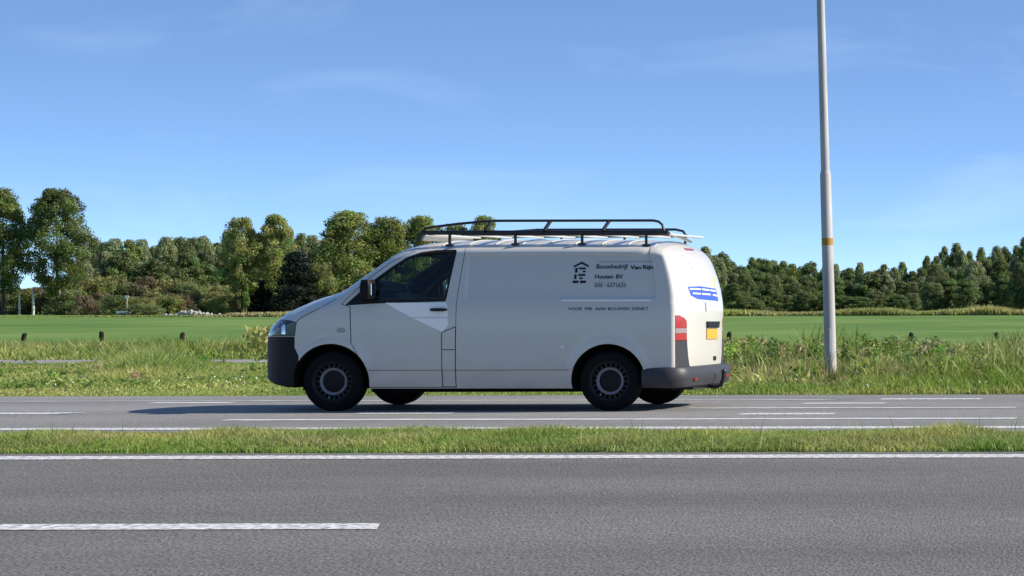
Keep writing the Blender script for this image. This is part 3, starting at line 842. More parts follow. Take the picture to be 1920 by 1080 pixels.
for yy in (-.42, .30):
    bm = bmesh.new()
    prism([(-1.16, .84), (-.66, .84), (-.62, 1.62), (-.72, 1.66), (-.80, 1.45), (-.80, 1.0), (-1.14, .99)], yy - .24, yy + .24, bm)
    add_box(bm, (-.68, yy, 1.70), (.09, .26, .13)); bevel_all(bm, .02, 2)
    vlink('seat', bm_mesh('seat', bm), M['inside'], smooth=50)
bm = bmesh.new(); add_box(bm, (-1.60, -.02, 1.55), (.03, .24, .075)); bevel_all(bm, .01, 2); add_tube(bm, [(-1.60, -.02, 1.58), (-1.56, -.02, 1.66)], .012, 6)
vlink('interior_mirror', bm_mesh('interior_mirror', bm), M['plastic'], smooth=50)
bm = bmesh.new(); add_box(bm, (-1.66, -.62, 1.375), (.012, .10, .08)); add_tube(bm, [(-1.665, -.62, 1.34), (-1.66, -.62, 1.24)], .012, 6)
vlink('phone_holder', bm_mesh('phone_holder', bm), M['chrome'])

# roof rack
zl, zu, yr = 1.945, 2.075, .70
def PR(px, d, z): return ((px - PX) * (DV + d) / F + CX, z)
dn, df = .95 - yr, .95 + yr
bm = bmesh.new()
x0, x1 = PR(790, dn, 0)[0], PR(1250, dn, 0)[0]
def side_rail(bm, s):
    d = .95 + s * yr
    add_tube(bm, [(x0, s * yr, zl), (x1, s * yr, zl)], .024, 8)
    add_tube(bm, [(x0 + .45, s * yr, zl - .004), (x1 + .02, s * yr, zl - .006)], .030, 8)
    ux = lambda p: PR(p, dn, 0)[0]
    add_tube(bm, [(ux(783), s * yr, zl - .09), (ux(792), s * yr, zl), (ux(797), s * yr, zl + .045), (ux(808), s * yr, zl + .06), (ux(860), s * yr, zl + .098), (ux(922), s * yr, zu), (ux(1225), s * yr, zu), (ux(1235), s * yr, zu - .012), (ux(1242), s * yr, zu - .045), (ux(1246), s * yr, zl)], .0145, 8)
side_rail(bm, -1)
rack = vlink('roof_rack', bm_mesh('roof_rack', bm), M['rack'], smooth=60)
ux = lambda p: PR(p, dn, 0)[0]
bm = bmesh.new()
add_tube(bm, [(x0, yr, zl), (ux(1219), yr, zl)], .018, 8)
ux = lambda p: PR(p, dn, 0)[0]
add_tube(bm, [(ux(783), yr, zl - .09), (ux(797), yr, zl + .02), (ux(860), yr, zl + .05), (ux(922), yr, zl + .075), (ux(1195), yr, zl + .075), (ux(1210), yr, zl + .055), (ux(1217), yr, zl - .01)], .0145, 8)
vlink('side_rail', bm_mesh('side_rail', bm), M['rack'], rack, 60)
for p in (908, 1018, 1128):
    for s in (-1, 1):
        bm = bmesh.new(); zt = zu if s < 0 else zl + .075
        a = Vector((ux(p), s * yr, zl)); b = Vector((ux(p + 15 * (zt - zl) / (zu - zl)), s * yr, zt))
        dd = (b - a); rot = dd.to_track_quat('Z', 'Y').to_matrix()
        add_box(bm, (a + b) / 2, (.012, .045, dd.length) if False else (.078, .016, dd.length), rot)
        vlink('rail_strut', bm_mesh('rail_strut', bm), M['rack'], rack)
def roof_z(x, y):
    h = BVH.ray_cast(Vector((x, y, 4)), Vector((0, 0, -1))); return h[0].z if h[0] is not None else 1.85
for p in (845, 968, 1093, 1213):
    for s in (-1, 1):
        bm = bmesh.new(); x = ux(p); y = s * .72; rz_ = roof_z(x, y)
        add_box(bm, (x, y, (rz_ + zl) / 2), (.022, .03, zl - rz_ + .01)); add_box(bm, (x, y, rz_ + .008), (.07, .06, .02))
        vlink('rack_foot', bm_mesh('rack_foot', bm), M['rack'], rack)
for k in range(8):
    bm = bmesh.new(); x = x0 + .10 + (x1 - x0 - .12) * k / 7
    add_box(bm, (x, 0, zl - .018), (.05, 1.39, .022)); bevel_all(bm, .004, 1)
    vlink('cross_bar', bm_mesh('cross_bar', bm), M['bar'], rack)
bm = bmesh.new(); add_box(bm, (x0 + .02, 0, zl - .045), (.02, 1.36, .085), Matrix.Rotation(rad(28), 3, 'Y')); bevel_all(bm, .004, 1)
vlink('wind_deflector', bm_mesh('wind_deflector', bm), M['bar'], rack)
bm = bmesh.new(); add_tube(bm, [(x1 + .02, -.68, zl - .01), (x1 - .14, .68, zl - .065)], .018, 12)
vlink('loading_roller', bm_mesh('loading_roller', bm), M['bar'], rack, 60)
# roof ribs
for k in range(9):
    bm = bmesh.new(); x = -.85 + k * .29
    pts = [(x, y, roof_z(x, y) + .002) for y in np.linspace(-.74, .74, 17)]
    add_tube(bm, pts, [.004] + [.008] * 15 + [.004], 6)
    vlink('roof_rib', bm_mesh('roof_rib', bm), M['paint'], smooth=60)

# ------------------------------------------------------------------ lamp post
DP = CZ * F / (708 - PY)
base = at(1558, 708, DP); base.z = float(gz(base.y)) - .02
lamp = tag(empty('lamp_post', base), 'tall grey steel lamp post with a yellow band, standing in the verge', 'lamp post')
lean = -.148 / 5.81
def pole_pt(h): return (lean * h, 0, h)
hs = (708 - 318) * DP / F
bm = bmesh.new(); add_tube(bm, [pole_pt(0), pole_pt(.25), pole_pt(hs - .06), pole_pt(hs)], [.088, .090, .082, .070], 24)
link('lower_shaft', bm_mesh('lower_shaft', bm), M['galv'], lamp, 60)
bm = bmesh.new(); add_tube(bm, [pole_pt(hs - .03), pole_pt(hs + 3), pole_pt(9.2)], [.066, .058, .042], 20)
link('upper_shaft', bm_mesh('upper_shaft', bm), M['galv'], lamp, 60)
hb = (708 - 457) * DP / F
bm = bmesh.new(); add_tube(bm, [pole_pt(hb), pole_pt(hb + .11)], [.0865, .0865], 24)
link('yellow_band', bm_mesh('yellow_band', bm), M['band_yellow'], lamp, 60)
bm = bmesh.new(); p9 = Vector(pole_pt(9.15))
add_tube(bm, [p9, p9 + Vector((0, -.3, .12)), p9 + Vector((0, -1.2, .2))], .03, 10)
link('arm', bm_mesh('arm', bm), M['galv'], lamp, 60)
bm = bmesh.new(); add_box(bm, p9 + Vector((0, -1.5, .2)), (.28, .7, .12)); bevel_all(bm, .04, 2)
link('lamp_head', bm_mesh('lamp_head', bm), M['galv'], lamp, 50)
bm = bmesh.new(); add_box(bm, (pole_pt(.6)[0] - .02, -.082, .6), (.09, .02, .36)); bevel_all(bm, .006, 1)
link('service_hatch', bm_mesh('service_hatch', bm), M['galv'], lamp)

# ------------------------------------------------------------------ fence posts
PPOS = [(-103, 0), (45, 622), (189, 624), (342, 622), (495, 624), (1207, 624), (1366, 626), (1546, 628), (1707, 626), (1868, 626), (2030, 626)]
for i, (p, t) in enumerate(PPOS):
    D = np.interp(p, [0, 1920], [73, 67]); w = at(p, 0, D); z0 = float(gz(w.y))
    top = (at(p, t if t else 622, D).z) + random.Random(i).uniform(.03, .10)
    if p in (-103, 2030): continue
    bm = bmesh.new(); rg = random.Random(i)
    add_tube(bm, [(0, 0, -.02), (rg.uniform(-.02, .02), 0, .5), (rg.uniform(-.03, .03), 0, top - z0 - .02), (rg.uniform(-.03, .03), 0, top - z0)], [.075, .072, .07, .05], 9)
    o = link('fence_post', bm_mesh('fence_post', bm), M['post'], smooth=50)
    o.location = (w.x, w.y, z0)
    tag(o, 'dark wooden fence post in the weeds along the meadow', 'fence post', 'fence posts along the meadow edge')

# ------------------------------------------------------------------ grass
def leaf_cloud(seed, clumps, leaf, per, base_col, var, dark=0.0):
    """clumps: array of (x,y,z,r); returns mesh arrays of leaf-sized quads"""
    g = np.random.default_rng(seed)
    P, R_ = [], []
    C = np.array(clumps)
    cnt = np.maximum(6, (per * (C[:, 3] / C[:, 3].mean()) ** 2).astype(int))
    idx = np.repeat(np.arange(len(C)), cnt); n = len(idx)
    d = g.normal(size=(n, 3)); d /= np.linalg.norm(d, axis=1, keepdims=True)
    rr = C[idx, 3] * g.random(n) ** .42
    p = C[idx, :3] + d * rr[:, None] * np.array([1, 1, .85])
    u = g.normal(size=(n, 3)); u -= d * (u * d).sum(1, keepdims=True) * g.uniform(.3, 1, (n, 1)); u /= np.linalg.norm(u, axis=1, keepdims=True)
    w = np.cross(d + g.normal(size=(n, 3)) * .5, u); w /= np.linalg.norm(w, axis=1, keepdims=True)
    s = leaf * g.uniform(.55, 1.3, (n, 1))
    u *= s; w *= s * g.uniform(.5, .9, (n, 1))
    v = np.stack([p - u * .5, p + w * .5, p + u * .5, p - w * .5], 1).reshape(-1, 3)
    f = np.arange(n * 4).reshape(-1, 4)
    ccol = np.array(base_col)[None] * g.uniform(1 - var, 1 + var, (len(C), 1)) * (1 + g.normal(0, .08, (len(C), 3)))
    t = ccol[idx] * g.uniform(.75, 1.3, (n, 1))
    yl = g.random((n, 1)) < .12
    t = np.where(yl, t * np.array([1.4, 1.2, .95]), t)
    return v, f, np.repeat(np.clip(t, .004, .6), 4, axis=0)
rng = np.random.default_rng(7)
def blades(n, x, y, h, w, tint, lean=.35, z=None):
    """n grass blades, each three triangles"""
    a = rng.uniform(0, 2 * np.pi, n); b = rng.uniform(0, 2 * np.pi, n)
    ln = h * lean * rng.uniform(.2, 1.6, n)
    z = gz(y) if z is None else z
    wx, wy = np.cos(a) * w / 2, np.sin(a) * w / 2
    lx, ly = np.cos(b) * ln, np.sin(b) * ln
    v = np.empty((n, 5, 3), np.float32)
    v[:, 0] = np.stack([x - wx, y - wy, z - .01], 1); v[:, 1] = np.stack([x + wx, y + wy, z - .01], 1)
    mx_, my_ = x + lx * .35, y + ly * .35
    v[:, 2] = np.stack([mx_ - wx * .8, my_ - wy * .8, z + h * .55], 1); v[:, 3] = np.stack([mx_ + wx * .8, my_ + wy * .8, z + h * .55], 1)
    v[:, 4] = np.stack([x + lx, y + ly, z + h * rng.uniform(.75, 1.05, n)], 1)
    i = np.arange(n)[:, None] * 5
    f = np.concatenate([i + [0, 1, 3], i + [0, 3, 2], i + [2, 3, 4]], 0)
    t = np.repeat(tint, 5, axis=0)
    return v.reshape(-1, 3), f, t
GREEN = np.array([.20, .31, .055]); YELLOW = np.array([.42, .42, .12]); DARK = np.array([.085, .17, .032]); STRAW = np.array([.50, .42, .22]); BROWN = np.array([.30, .20, .125])
def tints(n, x, y, wts, scale=.9, seed=1, jit=.28):
    """mix of blade colours that changes in patches"""
    cols = np.stack([GREEN, YELLOW, DARK, STRAW, BROWN])
    k = np.stack([np.clip(vnoise(x * scale + 13 * j, y * scale * .8 + 7 * j, seed + j) ** 2 * 2.2, .02, None) * wts[j] for j in range(5)], 1) * rng.uniform(.2, 1, (n, 5)) ** 2
    k /= k.sum(1, keepdims=True)
    c = k @ cols
    return c * rng.uniform(1 - jit, 1 + jit, (n, 1))
def join(parts):
    V_, F_, T_ = [], [], []; o = 0
    for v, f, t in parts:
        V_.append(v); F_.append(f + o); T_.append(t); o += len(v)
    return np.concatenate(V_), np.concatenate(F_), np.concatenate(T_)
def xr(py_dist, n, margin=2.5):
    a = CX + (0 - PX) * py_dist / F; b = CX + (1920 - PX) * py_dist / F
    return a - margin + rng.random(n) * (b - a + 2 * margin)
# grass strip between the roads
n = 170000
u_ = rng.random(n); x = xr(CY * 0 + 19.6 + 0 * u_, n, 3.4)
ya_ = Y_NEAR_FAR - .13 + .13 * vnoise(x * 1.7, x * 0, 8) + .07 * vnoise(x * 7, x * 0, 9); yb_ = Y_MED + .12 - .28 * vnoise(x * 1.5, x * 0, 18) - .12 * vnoise(x * 6, x * 0, 19)
y = ya_ + u_ * (yb_ - ya_)
edge = np.minimum(y - ya_, yb_ - y)
h = (.026 + .075 * vnoise(x * 1.9, y * 1.5, 3) ** 1.6 + .028 * vnoise(x * 4, y * 4, 4)) * np.clip(.55 + edge * .9, 0, 1) * rng.uniform(.6, 1.25, n) * np.interp(x, [-6, 0, 6], [1, 1, 1.2])
parts = [blades(n, x, y, h, rng.uniform(.006, .012, n), tints(n, x, y, [1.2, .55, .8, .4, .15], 1.6), .6)]
ns = 700
x = xr(np.full(ns, 20.), ns, 3); y = Y_NEAR_FAR + .2 + rng.random(ns) * (Y_MED - Y_NEAR_FAR - .4)
keep = vnoise(x * .8, y * .3, 9) > .5; x, y = x[keep], y[keep]; ns = len(x)
parts.append(blades(ns, x, y, rng.uniform(.06, .24, ns) * np.interp(x, [-6, 3, 6], [.9, 1, 1.25]), np.full(ns, .006), tints(ns, x, y, [.8, .6, .5, .6, .1]), .25))
v, f, t = join(parts)
tag(link('median_grass', np_mesh('median_grass', v, f, t), M['blade']), 'low yellow-green grass on the strip between the two roads', 'grass', kind='stuff')

# verge between far road and cycle path
n = 190000
y = Y_FAR_FAR + .03 + (rng.random(n) ** 1.25) * (Y_PATH0 - Y_FAR_FAR - .1)
x = xr(y - CY, n, 3)
y = y + (.30 * vnoise(x * 1.1, x * 0, 28) + .15 * vnoise(x * 5, x * 0, 29) - .30) * np.clip(1 - (y - Y_FAR_FAR) / 1.2, 0, 1)
pxs = (x - CX) / (y - CY) * F + PX
d0 = y - Y_FAR_FAR
right = np.clip((pxs - 1250) / 150, 0, 1)
hump = np.exp(-((pxs - 285) / 75) ** 2)
hl_ = (.035 + .05 * vnoise(x * .9, y * .6, 11) + .03 * vnoise(x * 3, y * 3, 12)) + .30 * hump * np.clip((d0 - 5) / 4, 0, 1)
hr = (.12 + .30 * vnoise(x * .8, y * .4, 13) ** 1.5 + .14 * vnoise(x * 2.5, y * 2, 14)) + .22 * np.clip((pxs - 1840) / 60, 0, 1)
tall = np.clip((d0 - 1.0) / 2.5, 0, 1)
h = ((1 - right) * hl_ + right * hr) * (.45 + .55 * tall) * np.clip(.35 + d0 * .9, 0, 1) * rng.uniform(.55, 1.25, n)
h *= 1 - .62 * np.exp(-((pxs - 1556) / 34) ** 2) * (y < base.y + .3)
mixr = right[:, None] * tall[:, None]
t = tints(n, x, y, [1.2, .6, .8, .25, .05], .7, 21) * (1 - mixr) + tints(n, x, y, [1.0, .5, 1.1, .6, 1.0], .6, 31) * mixr
ed = np.clip(1 - d0 / .6, 0, 1)[:, None] * .55
t = t * (1 - ed) + (YELLOW * .95) * ed
parts = [blades(n, x, y, h, rng.uniform(.010, .022, n), t, .55)]
# broad weeds leaves
n = 36000
y = Y_FAR_FAR + 1.5 + rng.random(n) * (Y_PATH0 - Y_FAR_FAR - 2); x = xr(y - CY, n, 3)
pxs = (x - CX) / (y - CY) * F + PX; right = np.clip((pxs - 1250) / 150, 0, 1)
cl = vnoise(x * 1.1, y * .7, 41) * .6 + vnoise(x * 3, y * 2, 42) * .4
keep = (cl > .50 - .06 * right) & ~((np.abs(pxs - 1556) < 38) & (y < base.y + .5))
x, y, right = x[keep], y[keep], right[keep]; n = len(x)
zz = gz(y) + rng.random(n) * (.03 + .38 * right * vnoise(x * .8, y * .4, 13) + .03 * vnoise(x, y, 5))
parts.append(blades(n, x, y, rng.uniform(.04, .08, n) * (1 + .7 * right), rng.uniform(.025, .05, n), tints(n, x, y, [1.1, .5, .9, .2, .25], 1.0, 51), 1.4, z=zz))
# bleached and brown stalks, right of the van
n = 2600
y = Y_FAR_FAR + 3 + rng.random(n) * (Y_PATH0 - Y_FAR_FAR - 3.2); x = CX + (rng.uniform(1290, 1990, n) - PX) * (y - CY) / F
keep = vnoise(x * .7, y * .5, 61) > .48; x, y = x[keep], y[keep]; n = len(x)
parts.append(blades(n, x, y, rng.uniform(.3, .62, n), rng.uniform(.010, .02, n), tints(n, x, y, [.5, .4, .5, .7, 1.0], 1, 71), .3))
# reeds at the right end and behind the lamp post
for (pa, pb, ya, yb, nn, hh) in [(1855, 1990, 6.5, 14, 1500, (.35, .78)), (1500, 1610, 13.5, 19, 520, (.35, .85)), (1385, 1450, 10, 16, 260, (.3, .6))]:
    y = rng.uniform(ya, yb, nn); x = CX + (rng.uniform(pa, pb, nn) - PX) * (y - CY) / F
    parts.append(blades(nn, x, y, rng.uniform(*hh, nn), rng.uniform(.018, .035, nn), tints(nn, x, y, [.9, .15, 1.2, .2, .1], 1, 81), .4))
v, f, t = join(parts)
tag(link('verge_grass', np_mesh('verge_grass', v, f, t), M['blade']), 'rough grass and weeds on the verge beyond the far road', 'grass', kind='stuff')

WEED = []
def weeds():
    g = np.random.default_rng(5); cl = []
    for k in range(150):
        p = g.choice([g.uniform(1370, 1960), g.uniform(1360, 1620), g.uniform(1700, 1960), g.uniform(1360, 1960), g.uniform(-60, 520)]); yy = g.uniform(7, 19.5); big = 1.0 if p > 1300 else .3
        if p > 1300 and yy < 8.5: big = .55
        if p < 600 and k % 2: continue
        if abs(p - 1556) < 40 and yy < 12: continue
        xx = CX + (p - PX) * (yy - CY) / F
        for j in range(int(3 + 7 * big)):
            rr_ = g.uniform(.06, .13) * (.6 + .6 * big)
            cl.append((xx + g.normal(0, .16), yy + g.normal(0, .16), float(gz(yy)) + rr_ * .5 + g.random() * .40 * big, rr_))
    return cl
WEED = weeds()
WC = [(.21, .28, .07), (.12, .19, .045), (.31, .26, .15)]
pw = []
for k in range(3):
    pw.append(leaf_cloud(40 + k, WEED[k::3] if k < 2 else WEED[2::6], .055, 34, WC[k], .35))
v, f, t = join(pw)
tag(link('verge_weeds', np_mesh('verge_weeds', v, f, t), M['blade']), 'leafy weed clumps among the grass round the lamp post', 'weeds', kind='stuff')

# rough meadow edge behind the cycle path
n = 210000
y = Y_PATH1 + .05 + (rng.random(n) ** 1.15) * 40
x = xr(y - CY, n, 4)
d0 = y - Y_PATH1
pxs = (x - CX) / (y - CY) * F + PX; right = np.clip((pxs - 1250) / 150, 0, 1)
pp = np.exp(-((y - CY - 68) / 6) ** 2)
far_end = 27 + 9 * vnoise(x * .16, x * 0, 77) + 4 * vnoise(x * .7, y * .2, 78)
kk = np.clip((far_end - d0) / 9, 0.05, 1)
h = (.12 + .34 * vnoise(x * .5, y * .3, 15) ** 1.4 + .14 * vnoise(x * 1.8, y * 1.2, 16)) * np.clip(.3 + d0 * .5, 0, 1) * kk * rng.uniform(.45, 1.25, n) * (1 - .25 * right)
t = tints(n, x, y, [1.2, .6, 1.1, .25, .12], .6, 91)
fade = np.clip((d0 - far_end + 9) / 9, 0, .9)[:, None]
t = t * (1 - fade) + np.array([.125, .205, .046]) * rng.uniform(.8, 1.2, (n, 1)) * fade
parts = [blades(n, x, y, h, rng.uniform(.018, .035, n), t, .6)]
# big pale weed by the van's nose
nn = 420; yy = 24 + rng.random(nn) * 1.6; xx = CX + (490 + rng.normal(0, 14, nn) - PX) * (yy - CY) / F
parts.append(blades(nn, xx, yy, rng.uniform(.08, .17, nn), rng.uniform(.04, .07, nn), tints(nn, xx, yy, [.6, .9, .5, .7, .1], 4, 17), 1.2, z=gz(yy) + rng.uniform(.05, .62, nn)))
v, f, t = join(parts)
tag(link('meadow_edge_grass', np_mesh('meadow_edge_grass', v, f, t), M['blade']), 'rough tussocky grass between cycle path and meadow', 'grass', kind='stuff')

# pale reedy bank at the far side of the field
n = 60000
D = np.full(n, 272.) + rng.uniform(-.0, 7, n); px_ = rng.uniform(-80, 2000, n)
x = CX + (px_ - PX) * D / F; y = CY + D
hm = np.interp(px_, [-80, 110, 300, 420, 430, 560, 1330, 1700, 1920, 2000], [.15, .2, .25, .3, .55, .7, .85, .85, 1.15, 1.2])
h = hm * (.5 + .7 * vnoise(x * .25, y * .1, 5)) * rng.uniform(.5, 1.2, n)
t = tints(n, x, y, [.8, .8, .7, .5, .35], .12, 19)
v, f, t = blades(n, x, y, h, rng.uniform(.10, .22, n), t, .4, z=np.full(n, FIELD_Z))
tag(link('field_bank', np_mesh('field_bank', v, f, t), M['blade']), 'pale reedy bank along the far side of the meadow', 'bank', kind='stuff')

# white clover-like flowers at the verge
fl = bmesh.new()
for k in range(26):
    py_ = rng.uniform(716, 733); px_ = rng.choice([rng.uniform(390, 470), rng.uniform(60, 520), rng.uniform(1400, 1900)])
    yy = ground_y(py_ + 4); p = at(px_, py_, yy - CY)
    bmesh.ops.create_icosphere(fl, subdivisions=1, radius=rng.uniform(.010, .018), matrix=Matrix.Translation((p.x, yy, gz(yy) + rng.uniform(.07, .13))))
tag(link('wild_flowers', bm_mesh('wild_flowers', fl), mat('pale_petal', (.62, .62, .42), .7)), 'tiny pale flowers scattered in the roadside verge', 'flowers', kind='stuff')

# ------------------------------------------------------------------ trees
def crown_clumps(seed, H, base, rx, shape, n, cr):
    g = np.random.default_rng(seed); out = []
    for k in range(n):
        u = g.random() ** .85
        z = base + (H - base) * u
        if shape == 'poplar': prof = math.sin(math.pi * min(1, (.10 + .88 * u))) ** .55
        elif shape == 'round': prof = math.sqrt(max(0, 1 - (2 * u - 1) ** 2)) ** .7
        elif shape == 'spire': prof = (1 - u ** 2.6) ** .62 * .95 + .05
        elif shape == 'cone': prof = (1 - u) ** .75 * .95 + .05
        else: prof = math.sqrt(max(0.02, 1 - (u) ** 2.4))
        a = g.uniform(0, 2 * math.pi); lob = 1 + .22 * math.sin(2 * a + seed) + .16 * math.sin(5 * a + z * .9 + seed * 2)
        r_ = rx * prof * lob * math.sqrt(g.uniform(.12, 1.0))
        c = cr * g.uniform(.4, 1.4) * (.75 + .25 * prof)
        out.append((r_ * math.cos(a), r_ * math.sin(a), min(z, H - c * .5), c))
    return out
def trunk_mesh(seed, H, base, rx, tr, clumps):
    bm = bmesh.new(); g = random.Random(seed)
    top = H * .86
    pts = [(0, 0, -.15)] + [(g.uniform(-.02, .02) * H * t, g.uniform(-.02, .02) * H * t, top * t) for t in (.12, .3, .5, .75, 1)]
    add_tube(bm, pts, [tr * 1.35, tr, tr * .85, tr * .65, tr * .35, tr * .08], 9)
    for c in g.sample(clumps, min(12, len(clumps))):
        z0 = max(base * .85, c[2] * .62); t = z0 / top
        add_tube(bm, [(0, 0, z0), (c[0] * .5, c[1] * .5, (z0 + c[2]) / 2 + .3), (c[0], c[1], c[2])], [tr * .4 * (1 - t * .5), tr * .22, tr * .05], 6)
    return bm_mesh('trunk', bm)
PROTO = {}
def proto(key, seed, H, base, rx, shape, n, cr, leaf, per, colr, var=.22, tr=.28, bark='bark'):
    wd = key.startswith('wood')
    cl = crown_clumps(seed, H, base, rx, shape, int(n * (2.4 if wd else 2.0)), cr * (.8 if wd else .88)); colr = tuple(c * (1.95 if wd else 1.7) for c in colr)
    v, f, t = leaf_cloud(seed, cl, leaf * .74, int(per * 1.2), colr, var + .08)
    cm_ = np_mesh('crown', v, f, t); cm_.materials.append(M['leaf'])
    tm = trunk_mesh(seed, H, base, rx, tr, cl); tm.materials.append(M[bark]); tm.shade_smooth()
    PROTO[key] = (H, tm, cm_)
OLIVE = (.12, .145, .045); MID = (.095, .125, .036); DEEP = (.06, .085, .03); GREY = (.11, .13, .065); YEL = (.145, .165, .055)
proto('poplarA', 1, 18.5, 3.4, 4.3, 'poplar', 130, 1.25, .42, 90, (.082, .108, .030), .25)
proto('poplarB', 2, 18.5, 3.2, 5.0, 'poplar', 150, 1.25, .42, 90, (.070, .095, .028), .25)
proto('pale_a', 3, 14, 3.6, 3.3, 'poplar', 85, 1.05, .38, 85, YEL)
proto('pale_b', 4, 14, 3.8, 3.1, 'poplar', 80, 1.05, .38, 85, YEL)
proto('broad_a', 5, 15, 1.0, 4.6, 'dome', 120, 1.3, .42, 90, OLIVE)
proto('broad_b', 6, 13, 1.0, 4.0, 'round', 90, 1.25, .42, 90, (.095, .118, .032))
proto('wood_a', 7, 11, .6, 3.3, 'dome', 60, 1.2, .45, 80, GREY)
proto('wood_b', 8, 11, .5, 3.0, 'spire', 55, 1.2, .45, 80, MID)
proto('wood_c', 9, 11, .5, 3.8, 'round', 62, 1.25, .45, 80, (.070, .090, .036))
proto('wood_d', 10, 11, .5, 2.8, 'spire', 50, 1.15, .45, 80, DEEP)
proto('dark', 11, 8, .1, 2.7, 'cone', 70, .95, .34, 95, (.012, .018, .012), .15, .2)
proto('bush_a', 12, 4, .1, 3.2, 'dome', 36, .9, .36, 70, (.090, .105, .040), .25, .12)
proto('bush_b', 13, 4, .1, 3.0, 'dome', 34, .9, .36, 70, (.105, .085, .050), .2, .12)
proto('bush_c', 14, 4, .1, 2.8, 'round', 32, .9, .36, 70, (.120, .130, .045), .2, .12)
proto('ivy', 15, 5, .1, .55, 'dome', 26, .45, .26, 50, (.09, .14, .03), .2, .2)
def tree(kind, name, px, top, width, D, label, cat='tree', group=None, rot=None, basez=None):
    """kind of tree placed at an image column, its top row and crown width in photo pixels, at distance D"""
    H, tm, cm_ = PROTO[kind]
    w = at(px, 0, D); z0 = float(gz(w.y)) if basez is None else basez
    h = at(px, top, D).z - z0
    o = empty(name, (w.x, w.y, z0), rot if rot is not None else rng.uniform(0, 6.28))
    co = np.array([v.co[:] for v in []])
    half = CROWN_R[kind]
    sx = (width * D / F) / (2 * half)
    o.scale = (sx, sx, h / H)
    tag(o, label, cat, group)
    for nm, me in (('trunk', tm), ('crown', cm_)):
        c = bpy.data.objects.new(nm, me); col.objects.link(c); c.parent = o
    return o
CROWN_R = {}
for k, (H, tm, cm_) in PROTO.items():
    a = np.empty(len(cm_.vertices) * 3, np.float32); cm_.vertices.foreach_get('co', a); a = a.reshape(-1, 3)
    CROWN_R[k] = float(np.percentile(np.abs(a[:, 0]), 97.5))
tree('poplarA', 'poplar_tree', 6, 350, 104, 338, 'tall slender green poplar beside the broadest poplar, farther from the scrub', 'tree')
tree('poplarB', 'poplar_tree', 107, 351, 122, 338, 'tallest broad poplar, dark green, beside the low brown scrub', 'tree')
tree('pale_a', 'young_poplar_tree', 455, 406, 66, 335, 'pale green poplar of a close pair, the one farther from the dark evergreen', 'tree')
tree('pale_b', 'young_poplar_tree', 517, 400, 62, 337, 'pale green poplar of a close pair, the one next to the dark evergreen', 'tree')
tree('ivy', 'ivy_column', 461, 527, 13, 333, 'green ivy column on the pale poplar trunk farther from the evergreen', 'ivy')
tree('ivy', 'ivy_column', 515, 530, 12, 334.5, 'green ivy column on the pale poplar trunk next to the evergreen', 'ivy')
tree('broad_a', 'broadleaf_tree', 655, 393, 118, 345, 'large olive-green broadleaf tree rising behind the van bonnet', 'tree')
tree('broad_b', 'broadleaf_tree', 728, 405, 80, 347, 'rounded green tree next to the large olive tree behind the windscreen', 'tree')
tree('broad_a', 'broadleaf_tree', 792, 402, 78, 350, 'green tree showing above the front of the van roof', 'tree')
tree('broad_b', 'broadleaf_tree', 855, 418, 60, 352, 'low green tree top seen between roof rack rails', 'tree')
tree('broad_a', 'broadleaf_tree', 906, 402, 60, 352, 'green tree top poking above the roof rack', 'tree')
tree('dark', 'evergreen_tree', 556, 470, 76, 330, 'very dark conical evergreen beside the pale poplars', 'tree')
tree('dark', 'shaded_understory', 490, 522, 66, 342, 'low understory between the two ivy-clad trunks, its shade put into a very dark colour', 'shrub')  # shadowed understory: the shade is put into its dark leaves
tree('bush_c', 'pale_shrub', 606, 492, 50, 332, 'pale grey-green tall shrub between evergreen and van bonnet', 'shrub')
tree('bush_c', 'pale_shrub', 690, 500, 55, 334, 'yellow-green shrub behind the van mirror', 'shrub')
# left background wood
k = 0
def wood(pxs, topf, wd, D0, D1, label, group, kinds):
    global k
    for p in pxs:
        k += 1
        kind = kinds[int(rng.integers(len(kinds)))]
        ADJ = {'wood_a': 'domed grey-green', 'wood_b': 'slender mid-green', 'wood_c': 'rounded dull green', 'wood_d': 'slender dark green'}[kind]
        tree(kind, 'wood_tree', p + rng.uniform(-4, 4), topf(p) + rng.uniform(-9, 13), wd * rng.uniform(.85, 1.3), rng.uniform(D0, D1), ADJ + ' ' + label, 'tree', ADJ + ' ' + group)
LW = 'tree in the wood behind the brown scrub'
wood(np.arange(150, 640, 23), lambda p: np.interp(p, [150, 200, 300, 360, 430, 560, 640], [450, 446, 450, 447, 436, 432, 440]), 50, 380, 425, LW, 'trees of the wood behind the scrub', ['wood_a', 'wood_c', 'wood_a', 'wood_b'])
wood(np.arange(165, 640, 31), lambda p: 480 + 12 * math.sin(p * .05), 50, 362, 376, LW, 'trees of the wood behind the scrub', ['wood_a', 'wood_c', 'wood_d', 'wood_d'])
wood(np.arange(640, 1340, 40), lambda p: 462 + 10 * math.sin(p * .04), 60, 362, 400, 'tree of the wood behind the van', 'trees of the wood behind the van', ['wood_a', 'wood_b', 'wood_c'])
RW = 'tree of the wood across the meadow beyond the lamp post'
rt = lambda p: np.interp(p, [1300, 1345, 1370, 1420, 1500, 1600, 1700, 1740, 1765, 1810, 1850, 1890, 1925, 2000], [462, 468, 482, 490, 496, 497, 497, 488, 470, 458, 472, 460, 440, 434])
wood(np.arange(1310, 2000, 16), lambda p: rt(p) + 2, 36, 330, 350, RW, 'trees of the wood across the meadow', ['wood_b', 'wood_d', 'wood_b', 'wood_a'])
wood(np.arange(1300, 2000, 24), lambda p: rt(p) + 22 + 10 * math.sin(p * .06), 44, 305, 322, RW, 'trees of the wood across the meadow', ['wood_a', 'wood_c', 'wood_d', 'wood_d'])
